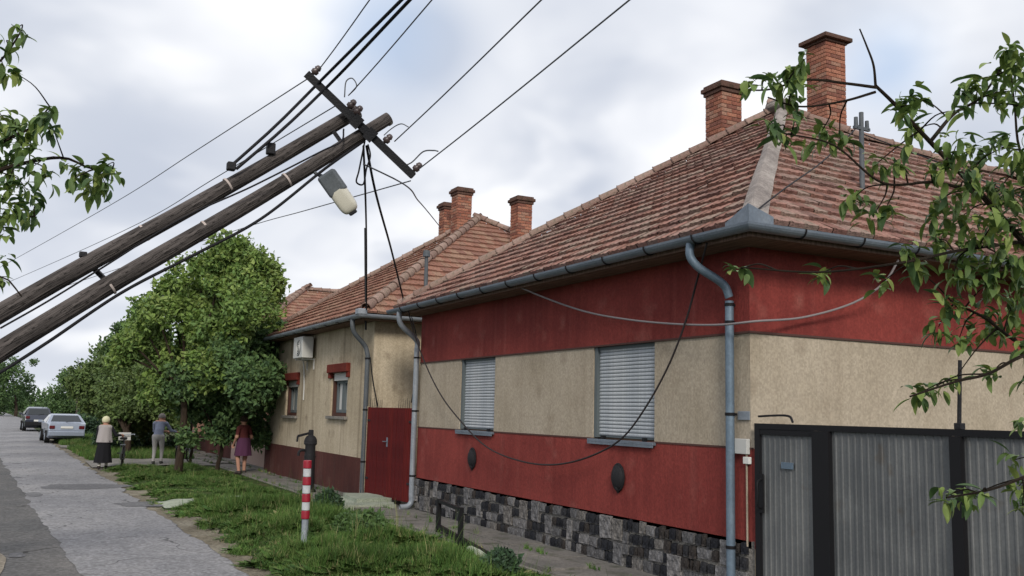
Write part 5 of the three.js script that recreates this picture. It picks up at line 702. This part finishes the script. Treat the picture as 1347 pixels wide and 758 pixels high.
{
  const T = [V(5.05, 0, -2.35), V(5.0, 0.8, -2.4), V(5.08, 1.6, -2.45), V(5.0, 2.1, -2.6)];
  fruitTree('fruit tree with long dark leaves hanging in front of the metal gate', T, 0.1, [
    { pts: [[1460, 420, 4.2], [1347, 318, 4.2], [1290, 255, 4.15], [1225, 188, 4.1], [1175, 135, 4.0], [1152, 113, 3.95]], r: [0.026, 0.007], root: true },
    { pts: [[1152, 113, 3.95], [1149, 85, 3.95], [1140, 60, 3.95], [1131, 38, 3.95]], r: [0.006, 0.003] },
    { pts: [[1153, 115, 3.95], [1115, 110, 3.95], [1060, 105, 3.95], [1010, 118, 3.95], [972, 118, 3.95]], r: [0.007, 0.003] },
    { pts: [[1152, 121, 3.95], [1110, 133, 3.95], [1050, 140, 3.95], [1010, 128, 3.95]], r: [0.006, 0.003] },
    { pts: [[1225, 185, 4.1], [1255, 150, 4.2], [1290, 128, 4.3], [1330, 70, 4.4]], r: [0.009, 0.004] },
    { pts: [[1470, 500, 4.3], [1347, 455, 4.3], [1290, 415, 4.2], [1255, 400, 4.2]], r: [0.016, 0.005], root: true },
    { pts: [[1480, 440, 4.3], [1347, 468, 4.0], [1300, 492, 3.9], [1255, 503, 3.8], [1197, 522, 3.8]], r: [0.016, 0.004], root: true },
    { pts: [[1500, 560, 4.3], [1347, 628, 4.0], [1300, 645, 3.9], [1245, 655, 3.8]], r: [0.014, 0.004], root: true },
    { pts: [[1347, 318, 4.2], [1260, 330, 4.0], [1190, 345, 3.8], [1080, 358, 3.7], [975, 352, 3.6]], r: [0.008, 0.003] },
    { pts: [[1290, 255, 4.15], [1230, 240, 4.0], [1160, 240, 3.9], [1095, 190, 3.9], [1030, 175, 3.9]], r: [0.008, 0.003] },
    { pts: [[1440, 300, 4.4], [1347, 210, 4.4], [1335, 140, 4.4], [1330, 90, 4.4]], r: [0.014, 0.004], root: true }],
  [[985, 112, 14, 4], [1012, 105, 18, 6], [1040, 100, 22, 8], [1058, 78, 12, 4], [1040, 125, 18, 6], [1018, 168, 20, 9], [1030, 185, 15, 5], [1078, 178, 22, 8], [1105, 185, 20, 8], [1048, 150, 10, 3],
    [1200, 128, 20, 10], [1192, 145, 20, 8], [1205, 170, 14, 6], [1196, 195, 8, 3], [1262, 118, 22, 9], [1290, 112, 20, 8], [1262, 145, 12, 4], [1330, 68, 20, 10], [1318, 95, 20, 8], [1340, 120, 24, 9], [1310, 132, 20, 7], [1345, 88, 18, 7],
    [1258, 192, 28, 11], [1290, 200, 28, 12], [1325, 192, 26, 10], [1345, 215, 24, 10], [1235, 225, 24, 9], [1268, 240, 30, 14], [1305, 245, 30, 15], [1338, 258, 30, 14], [1150, 218, 16, 6], [1175, 215, 14, 5], [1122, 262, 20, 8], [1150, 282, 20, 7], [1165, 275, 12, 4],
    [1232, 275, 24, 9], [1265, 285, 28, 13], [1305, 295, 30, 15], [1340, 300, 28, 14], [1230, 315, 22, 8], [1270, 330, 30, 14], [1310, 340, 30, 15], [1342, 350, 28, 14], [1195, 330, 16, 5], [1205, 355, 16, 5], [1160, 372, 18, 5], [1080, 360, 13, 4], [974, 354, 14, 5], [1255, 360, 24, 9], [1295, 375, 28, 13], [1335, 392, 28, 13], [1252, 398, 20, 8], [1285, 415, 24, 10], [1325, 425, 24, 10], [1235, 430, 20, 7], [1262, 445, 18, 7], [1300, 442, 18, 6], [1345, 455, 16, 6],
    [1210, 517, 14, 6], [1232, 508, 14, 5], [1255, 500, 10, 3], [1305, 490, 14, 5], [1345, 500, 12, 4], [1245, 652, 16, 6], [1270, 655, 16, 6], [1290, 650, 10, 3], [1335, 605, 14, 5], [1345, 560, 14, 5], [1340, 640, 16, 5], [1345, 665, 14, 4], [1370, 240, 40, 16], [1380, 320, 45, 18], [1385, 400, 45, 16], [1375, 150, 35, 12]],
  (x, y) => 4.05 + (x - 1200) * 0.001, 1234, 0.68, 2.6);
  const T2 = [V(-2.1, 0, -6.3), V(-2.05, 1.0, -6.25), V(-2.1, 1.9, -6.3), V(-2.0, 2.6, -6.4)];
  fruitTree('fruit tree with light green leaves overhanging the leaning poles', T2, 0.11, [
    { pts: [[-140, 300, 5.0], [-40, 240, 5.0], [30, 215, 5.0], [85, 208, 5.0], [120, 222, 5.0], [148, 222, 5.0]], r: [0.04, 0.004], root: true },
    { pts: [[-150, 180, 5.0], [-40, 110, 5.0], [5, 75, 5.0], [28, 40, 5.0]], r: [0.03, 0.004], root: true },
    { pts: [[-40, 240, 5.0], [0, 190, 5.0], [45, 165, 5.0], [65, 140, 5.0]], r: [0.014, 0.004] },
    { pts: [[-130, 330, 5.0], [-40, 300, 5.0], [10, 285, 5.0], [45, 285, 5.0]], r: [0.02, 0.004], root: true },
    { pts: [[-120, 380, 5.0], [-40, 370, 5.0], [5, 365, 5.0], [28, 390, 5.0]], r: [0.016, 0.004], root: true }],
  [[24, 36, 9, 3], [30, 48, 9, 3], [12, 62, 14, 4], [5, 90, 16, 5], [18, 95, 8, 3], [62, 148, 14, 5], [45, 165, 18, 8], [20, 160, 20, 8], [70, 170, 14, 5], [5, 155, 18, 8], [10, 185, 22, 10], [35, 190, 20, 8], [15, 215, 22, 11], [45, 218, 18, 7], [60, 235, 14, 5], [8, 245, 22, 11], [35, 250, 20, 8], [50, 270, 14, 5], [20, 280, 20, 9], [0, 275, 20, 9], [40, 290, 12, 4], [5, 305, 14, 5], [2, 340, 12, 4], [0, 372, 12, 4], [85, 212, 8, 3], [102, 222, 12, 5], [112, 238, 14, 7], [128, 232, 14, 7], [142, 216, 12, 5], [150, 228, 10, 4], [122, 255, 12, 5], [140, 246, 10, 4], [95, 236, 8, 3], [-30, 200, 40, 14], [-40, 270, 40, 12], [-30, 100, 30, 8]],
  () => 5.0, 4321, 0.75, 2.4);
}
// ------------------------------------------------------------------ parked cars
function car(label, pos, turn, paint, prof, o) {
  const c = thing('parked_car', label, 'car', pos, turn, undefined); const W = 1.7, shape = new THREE.Shape(prof.map(([z, y]) => new THREE.Vector2(z, y)));
  const belt = o.belt, taper = (g) => { const p = g.attributes.position; for (let i = 0; i < p.count; i++) { const y = p.getY(i), x = p.getX(i), z = -p.getZ(i), k = y > belt ? 1 - 0.30 * ((y - belt) / 0.5) : 1 - 0.05 * sstep(0.5, 0.2, y), e = 1 - 0.09 * sstep(0.35, 0, z) - 0.14 * sstep(o.L - 0.7, o.L, z); p.setX(i, x * k * e); } g.computeVertexNormals(); return g; };
  let g = new THREE.ExtrudeGeometry(shape, { depth: W - 0.12, steps: 6, bevelEnabled: true, bevelThickness: 0.06, bevelSize: 0.04, bevelSegments: 3, curveSegments: 4 }); g.translate(0, 0, -(W - 0.12) / 2); g.rotateY(Math.PI / 2); part(c, 'body', [taper(g)], paint);
  const pr = (x, y, z) => { const k = y > belt ? 1 - 0.30 * ((y - belt) / 0.5) : 1, e = 1 - 0.09 * sstep(0.35, 0, z); return V(x * k * e, y, -z); };
  const [r0, r1] = o.rear, dz = r1[0] - r0[0], dy = r1[1] - r0[1], nl = Math.hypot(dz, dy), nz = -dy / nl * 0.052, ny = dz / nl * 0.052, rw = (t, s) => { const z = lerp(r0[0], r1[0], t) + nz, y = lerp(r0[1], r1[1], t) + ny; return pr(s * (W / 2 - 0.14), y, z); };
  part(c, 'rear_window', [poly([rw(0.08, -1), rw(0.08, 1), rw(0.94, 1), rw(0.94, -1)])], M.glassDark);
  for (const s of [-1, 1]) { const q = (z, y) => { const p = pr(s * (W / 2 + 0.012), y, z); return p; }; part(c, 'side_window', [poly(o.side.map(([z, y]) => q(z, y)))], M.glassDark);
    for (const z of [0.82, o.L - 0.85]) { const w = part(c, 'wheel', [cyl([s * (W / 2 - 0.22), 0.31, -z], [s * (W / 2 - 0.01), 0.31, -z], 0.31, 0.31, 20)], mat({ color: lin(0.015, 0.015, 0.016) })); part(w, 'rim', [cyl([s * (W / 2 - 0.02), 0.31, -z], [s * (W / 2 + 0.004), 0.31, -z], 0.19, 0.17, 14)], M.zincLight); }
    part(c, 'tail_light', [rbox(s * (W / 2 - 0.34), s * (W / 2 - 0.11), o.lamp, o.lamp + 0.16, 0.0, 0.058, 0.02, 2)], mat({ color: lin(0.09, 0.01, 0.014), roughness: 0.25 }));
    part(c, 'wing_mirror', [rbox(s * (W / 2 - 0.03), s * (W / 2 + 0.16), belt + 0.02, belt + 0.15, -o.L + 1.35, -o.L + 1.45, 0.03, 2)], paint); }
  part(c, 'bumper', [rbox(-W / 2 + 0.09, W / 2 - 0.09, 0.36, 0.6, -0.1, 0.085, 0.04, 3)], o.bumper); part(c, 'underbody', [box(-W / 2 + 0.14, W / 2 - 0.14, 0.2, 0.36, -0.2, -o.L + 0.25)], M.blackMetal);
  part(c, 'number_plate', [rbox(-0.26, 0.26, o.plate, o.plate + 0.11, 0.044, 0.062, 0.004)], M.white); part(c, 'rear_wiper', [bar(V(-0.02, r0[1] + 0.05, -r0[0] + 0.03), V(0.3, r0[1] + 0.12, -r0[0] + 0.0), 0.012, 0.014)], M.blackMetal);
  c.scale.y = o.low ?? 1; return c;
}
{
  const silver = new THREE.MeshPhysicalMaterial({ color: lin(0.27, 0.31, 0.39), metalness: 0.35, roughness: 0.35, clearcoat: 0.8, clearcoatRoughness: 0.1, side: THREE.DoubleSide }), navy = new THREE.MeshPhysicalMaterial({ color: lin(0.02, 0.025, 0.045), metalness: 0.2, roughness: 0.35, clearcoat: 0.8, clearcoatRoughness: 0.1, side: THREE.DoubleSide });
  const p1 = at(86, 583.5, { y: 0.02 }), p2 = at(49, 567.5, { y: 0.02 });
  car('pale silver saloon car parked beside the dark shrubs', [p1.x, 0.02, p1.z], 0.05, silver, [[0.02, 0.4], [0.02, 0.66], [0.06, 0.93], [0.42, 0.99], [1.05, 1.36], [1.7, 1.41], [2.3, 1.38], [3.15, 0.94], [4.2, 0.78], [4.4, 0.6], [4.4, 0.32], [0.2, 0.3]], { L: 4.45, belt: 0.95, rear: [[0.45, 1.0], [1.03, 1.355]], side: [[0.95, 1.0], [1.25, 1.3], [2.25, 1.32], [2.95, 1.0]], lamp: 0.72, plate: 0.74, bumper: silver, low: 0.92 });
  car('dark blue hatchback parked further along the street', [p2.x, 0.02, p2.z], 0.05, navy, [[0.02, 0.4], [0.02, 0.7], [0.08, 0.95], [0.42, 1.42], [1.2, 1.5], [2.0, 1.47], [2.85, 0.98], [3.8, 0.82], [4.0, 0.6], [4.0, 0.32], [0.2, 0.3]], { L: 4.05, belt: 0.98, rear: [[0.1, 0.98], [0.4, 1.4]], side: [[0.5, 1.05], [0.62, 1.38], [1.95, 1.4], [2.65, 1.03]], lamp: 0.8, plate: 0.62, bumper: M.blackMetal });
}

// ------------------------------------------------------------------ bicycles and people
function bicycle(label, pos, turn, colour, basket) {
  const b = thing('bicycle', label, 'bicycle', pos, turn), fm = mat({ color: colour, roughness: 0.5 }), rub = mat({ color: lin(0.015, 0.015, 0.015) }); const R0 = 0.34, wb = 1.05;  // along z, front at -z
  for (const z of [0, -wb]) { const w = part(b, 'wheel', [new THREE.TorusGeometry(R0 - 0.02, 0.02, 6, 32).rotateY(Math.PI / 2).translate(0, R0, z)], rub); const sp = []; for (let k = 0; k < 14; k++) { const a = k / 14 * 6.283; sp.push(cyl([0, R0, z], [0, R0 + Math.cos(a) * (R0 - 0.03), z + Math.sin(a) * (R0 - 0.03)], 0.0022, 0.0022, 4)); } part(w, 'spokes', sp, M.zincLight); part(b, 'mudguard', [new THREE.TorusGeometry(R0 + 0.03, 0.018, 4, 18, Math.PI * 0.75).rotateY(Math.PI / 2).rotateX(0.4).translate(0, R0, z)], fm); }
  const bb = V(0, 0.3, -0.42), seatT = V(0, 0.82, -0.25), head = V(0, 0.78, -0.88), headB = V(0, 0.58, -0.94);
  part(b, 'frame', [cyl(bb, seatT, 0.016), cyl(bb, headB, 0.018), cyl(head, headB, 0.02), cyl(V(0, 0.5, -0.36), head, 0.016), ...[-1, 1].flatMap((s) => [cyl(V(s * 0.05, R0, 0), bb, 0.01), cyl(V(s * 0.05, R0, 0), V(0, 0.74, -0.28), 0.009), cyl(V(s * 0.05, R0, -wb), headB, 0.012)])], fm);
  part(b, 'saddle', [rbox(-0.1, 0.1, 0.86, 0.93, -0.34, -0.1, 0.035, 3), cyl(seatT, V(0, 0.88, -0.24), 0.012)], rub); part(b, 'handlebar', [tube([V(-0.28, 0.98, -0.66), V(-0.26, 1.0, -0.82), V(0, 0.98, -0.86), V(0.26, 1.0, -0.82), V(0.28, 0.98, -0.66)], 0.012, 30, 8), cyl(head, V(0, 0.98, -0.86), 0.012)], M.zincLight);
  part(b, 'rear_rack', [box(-0.07, 0.07, 0.72, 0.735, -0.2, 0.2), cyl([0.06, R0, 0], [0.06, 0.72, 0.1], 0.006), cyl([-0.06, R0, 0], [-0.06, 0.72, 0.1], 0.006)], M.pipeDark); part(b, 'pedals', [box(0.06, 0.16, 0.12, 0.15, -0.48, -0.4), box(-0.16, -0.06, 0.45, 0.48, -0.44, -0.36), cyl([-0.06, 0.3, -0.42], [0.06, 0.3, -0.42], 0.02)], rub);
  if (basket) part(b, 'basket', [box(-0.17, 0.17, 0.82, 0.84, -1.2, -0.94), ...[-0.17, 0.16].map((x) => box(x, x + 0.01, 0.84, 1.04, -1.2, -0.94)), box(-0.16, 0.16, 0.84, 1.04, -1.2, -1.19), box(-0.16, 0.16, 0.84, 1.04, -0.95, -0.94)], M.offwhite);
  return b;
}
function fieldGeo(bones, c, half, res) {                   // one skin over tapered bones
  const mc = new MarchingCubes(res, new THREE.MeshStandardMaterial(), false, false, 90000), n = res, h = n / 2, k = 0.022; mc.isolation = 0;
  for (let z = 0; z < n; z++) for (let y = 0; y < n; y++) for (let x = 0; x < n; x++) {
    const px = c.x + (x - h) / h * half, py = c.y + (y - h) / h * half, pz = c.z + (z - h) / h * half; let d = 1e3;
    for (const b of bones) { const ax = px - b[0], ay = py - b[1], az = pz - b[2], t = clamp((ax * b[8] + ay * b[9] + az * b[10]) / b[11]), ex = ax - b[8] * t, ey = ay - b[9] * t, ez = (az - b[10] * t) * (b[12] ?? 1); const q = Math.sqrt(ex * ex + ey * ey + ez * ez) - lerp(b[3], b[7], t); const m = Math.max(k - Math.abs(d - q), 0) / k; d = Math.min(d, q) - m * m * k * 0.25; }
    mc.field[x + y * n + z * n * n] = -d;
  }
  mc.update(); const cnt = mc.count, pos = new Float32Array(cnt * 3); for (let i = 0; i < cnt; i++) { pos[i * 3] = mc.positionArray[i * 3] * half + c.x; pos[i * 3 + 1] = mc.positionArray[i * 3 + 1] * half + c.y; pos[i * 3 + 2] = mc.positionArray[i * 3 + 2] * half + c.z; }
  let g = new THREE.BufferGeometry(); g.setAttribute('position', new THREE.BufferAttribute(pos, 3)); g = mergeVertices(g, 1e-4); g.computeVertexNormals(); return g.toNonIndexed();
}
const bone = (a, ra, b, rb, flat2) => [a.x, a.y, a.z, ra, b.x, b.y, b.z, rb, b.x - a.x, b.y - a.y, b.z - a.z, Math.max(1e-6, a.distanceToSquared(b)), flat2];
function person(label, pos, turn, J, paint, dress) {      // J: joints; paint(p) -> colour of the surface there
  const t = thing('person', label, 'person', pos, turn), B = [];
  B.push(bone(J.pelvis, 0.145, J.waist, 0.13, 1.2), bone(J.waist, 0.13, J.chest, 0.15, 1.25), bone(J.chest.clone().add(V(-0.1, 0.06, 0)), 0.085, J.chest.clone().add(V(0.1, 0.06, 0)), 0.085), bone(J.chest, 0.09, J.neck, 0.05), bone(J.neck, 0.05, J.head, 0.055), bone(J.head, 0.088, J.head.clone().add(V(0, 0.075, 0.005)), 0.092));
  const f = J.look ?? V(0, 0, -1); B.push(bone(J.head.clone().addScaledVector(f, 0.06), 0.035, J.head.clone().addScaledVector(f, 0.075).add(V(0, -0.045, 0)), 0.03), bone(J.head.clone().addScaledVector(f, 0.09).add(V(0, 0.02, 0)), 0.012, J.head.clone().addScaledVector(f, 0.108).add(V(0, -0.005, 0)), 0.014)); const sd = V(-f.z, 0, f.x); for (const s of [-1, 1]) B.push(bone(J.head.clone().addScaledVector(sd, s * 0.088).add(V(0, 0.02, 0)), 0.018, J.head.clone().addScaledVector(sd, s * 0.092).add(V(0, -0.01, 0)), 0.014));
  const hands = [];
  for (const s of ['L', 'R']) { B.push(bone(J['hip' + s], 0.1, J['knee' + s], 0.062), bone(J['knee' + s], 0.06, J['ankle' + s], 0.04), bone(J['ankle' + s], 0.042, J['ankle' + s].clone().add(J.toe), 0.034), bone(J['ankle' + s], 0.042, J['ankle' + s].clone().addScaledVector(J.toe, -0.22).setY(0.045), 0.036)); B.push(bone(J['sh' + s], 0.058, J['el' + s], 0.045), bone(J['el' + s], 0.044, J['wr' + s], 0.03));
    const w = J['wr' + s], d = w.clone().sub(J['el' + s]).normalize(), side = d.clone().cross(V(0, 1, 0)).normalize(), dn = side.clone().cross(d), H = [bone(w, 0.026, w.clone().addScaledVector(d, 0.075), 0.03)], k = s === 'L' ? 1 : -1;
    [-0.028, -0.01, 0.01, 0.028].forEach((o, i) => { const a = w.clone().addScaledVector(d, 0.075).addScaledVector(side, o), L = [0.05, 0.06, 0.056, 0.044][i], m = a.clone().addScaledVector(d, L * 0.6).addScaledVector(dn, -L * 0.35), e = m.clone().addScaledVector(d, L * 0.1).addScaledVector(dn, -L * 0.75); H.push(bone(a, 0.0095, m, 0.009), bone(m, 0.009, e, 0.008)); }); const ta = w.clone().addScaledVector(d, 0.03).addScaledVector(side, k * 0.026); H.push(bone(ta, 0.012, ta.clone().addScaledVector(d, 0.035).addScaledVector(side, k * 0.026).addScaledVector(dn, -0.015), 0.009)); hands.push(fieldGeo(H, w.clone().addScaledVector(d, 0.06), 0.13, 36)); }
  const top = J.head.y + 0.22, geos = [fieldGeo(B, V(0, top / 2 - 0.02, J.mid ?? 0), top / 2 + 0.06, 92), ...hands].map((g) => { g.deleteAttribute('uv'); return g; }); const g = mergeGeometries(geos, false), p = g.attributes.position, col = new Float32Array(p.count * 3); for (let i = 0; i < p.count; i++) { const c = paint(p.getX(i), p.getY(i), p.getZ(i)); col.set(c, i * 3); } g.setAttribute('color', new THREE.BufferAttribute(col, 3)); g.setAttribute('uv', new THREE.BufferAttribute(new Float32Array(p.count * 2), 2));
  const m = new THREE.Mesh(g, mat({ vertexColors: true })); m.name = 'body'; t.add(m); dress(t); return t;
}
const cap = (x, y, z, r, sx, sy, sz, a = 0, b = Math.PI) => { const g = new THREE.SphereGeometry(r, 18, 12, 0, 6.284, a, b - a); g.scale(sx, sy, sz); return g.translate(x, y, z); };
function skirt(y0, y1, r0, r1, folds, m, t, name = 'skirt', z = 0) { const g = new THREE.CylinderGeometry(r0, r1, y0 - y1, 36, 8, true), p = g.attributes.position; for (let i = 0; i < p.count; i++) { const a = Math.atan2(p.getZ(i), p.getX(i)), k = (y0 - (p.getY(i) + (y0 + y1) / 2)) / (y0 - y1), f = 1 + 0.06 * k * Math.sin(a * folds) + 0.03 * k * Math.sin(a * 3 + 1); p.setX(i, p.getX(i) * f); p.setZ(i, p.getZ(i) * f * 0.82 + z); } g.translate(0, (y0 + y1) / 2, 0); g.computeVertexNormals(); part(t, name, [g], m); }
const skin = [0.36, 0.2, 0.145];
{ // woman pushing a bicycle away
  const b = at(134, 618, { y: 0.01 });
  person('person in grey waistcoat and black skirt pushing a bicycle along the street', [b.x, 0.008, b.z], -0.12, { pelvis: V(0, 0.82, 0.02), waist: V(0, 0.95, 0), chest: V(0, 1.14, -0.05), neck: V(0, 1.27, -0.08), head: V(0, 1.36, -0.11), hipL: V(-0.085, 0.8, 0.02), kneeL: V(-0.09, 0.45, -0.05), ankleL: V(-0.09, 0.07, 0.05), hipR: V(0.085, 0.8, 0.02), kneeR: V(0.09, 0.44, -0.1), ankleR: V(0.09, 0.07, -0.14), shL: V(-0.17, 1.19, -0.05), elL: V(-0.2, 0.98, -0.16), wrL: V(0.02, 0.98, -0.36), shR: V(0.17, 1.19, -0.05), elR: V(0.3, 0.98, -0.12), wrR: V(0.42, 0.98, -0.3), toe: V(0, -0.035, -0.13), mid: -0.05 },
    (x, y, z) => y > 1.27 ? skin : y < 0.11 ? [0.03, 0.025, 0.025] : y < 0.32 ? [0.55, 0.52, 0.48] : y < 0.84 ? [0.012, 0.012, 0.015] : (z < -0.28 && y > 0.9) ? skin : Math.abs(x) > 0.17 || z < -0.2 ? [0.02, 0.02, 0.025] : [0.3, 0.28, 0.28],
    (t) => { part(t, 'hair', [cap(0, 1.415, -0.1, 0.112, 1, 1.02, 1.05, 0, 2.2)], mat({ color: lin(0.55, 0.53, 0.36) })); skirt(0.92, 0.2, 0.15, 0.24, 9, mat({ color: lin(0.012, 0.012, 0.015) }), t); skirt(1.2, 0.78, 0.165, 0.215, 7, mat({ color: lin(0.32, 0.295, 0.3) }), t, 'waistcoat', -0.02); });
  bicycle('dark bicycle with a pale basket pushed by the person in the waistcoat', [b.x + 0.48, 0.01, b.z + 0.32], -0.12, lin(0.015, 0.015, 0.02), true);
  const c = at(206, 612, { y: 0.05 });
  person('person in grey-blue top and pale trousers beside a bicycle near the hedge', [c.x, 0.08, c.z], -0.35, { pelvis: V(0, 0.86, 0.06), waist: V(0, 1.0, 0.02), chest: V(0, 1.2, -0.12), neck: V(0, 1.32, -0.2), head: V(0, 1.39, -0.26), hipL: V(-0.09, 0.84, 0.05), kneeL: V(-0.1, 0.47, 0.0), ankleL: V(-0.1, 0.07, 0.08), hipR: V(0.09, 0.84, 0.05), kneeR: V(0.1, 0.46, -0.08), ankleR: V(0.1, 0.07, -0.08), shL: V(-0.18, 1.24, -0.13), elL: V(-0.2, 1.0, -0.24), wrL: V(0.1, 0.99, -0.45), shR: V(0.18, 1.24, -0.13), elR: V(0.3, 1.02, -0.25), wrR: V(0.46, 0.98, -0.42), toe: V(0, -0.035, -0.14), mid: -0.1 },
    (x, y, z) => y > 1.31 || (z < -0.38) ? skin : y < 0.1 ? [0.04, 0.04, 0.04] : y < 0.9 ? [0.34, 0.33, 0.33] : [0.2, 0.22, 0.3],
    (t) => part(t, 'hair', [cap(0, 1.445, -0.25, 0.11, 1, 1, 1.05, 0, 1.9)], mat({ color: lin(0.2, 0.18, 0.17) })));
  bicycle('black bicycle beside the person in pale trousers', [c.x + 0.62, 0.09, c.z + 0.1], -0.45, lin(0.02, 0.02, 0.022), false);
  const e = at(318, 623, { y: 0.1 });
  person('person in dark red top and purple skirt in the shade of the trees', [e.x, 0.08, e.z], 0.5, { pelvis: V(0, 0.84, 0.02), waist: V(0, 0.98, 0), chest: V(0, 1.19, -0.03), neck: V(0, 1.33, -0.04), head: V(0, 1.42, -0.05), hipL: V(-0.09, 0.82, 0), kneeL: V(-0.13, 0.46, -0.06), ankleL: V(-0.16, 0.07, 0.06), hipR: V(0.09, 0.82, 0), kneeR: V(0.1, 0.45, -0.04), ankleR: V(0.08, 0.07, -0.02), shL: V(-0.18, 1.24, -0.02), elL: V(-0.25, 1.0, 0.0), wrL: V(-0.2, 0.82, -0.16), shR: V(0.18, 1.24, -0.02), elR: V(0.26, 1.0, 0.0), wrR: V(0.22, 0.82, -0.15), toe: V(0, -0.035, -0.13), mid: 0 },
    (x, y) => y > 1.32 || y < 0.1 ? (y < 0.1 ? [0.05, 0.04, 0.04] : skin) : y < 0.75 ? skin : Math.abs(x) > 0.19 && y < 1.05 ? skin : [0.075, 0.02, 0.02],
    (t) => { part(t, 'hair', [cap(0, 1.475, -0.035, 0.112, 1, 1.05, 1.08, 0, 2.1)], mat({ color: lin(0.03, 0.02, 0.015) })); skirt(0.98, 0.5, 0.185, 0.25, 8, mat({ color: lin(0.075, 0.028, 0.062) }), t); });
}

scene.traverse((o) => { if (o.isMesh) { o.castShadow = true; o.receiveShadow = true; } });
renderer.render(scene, camera);
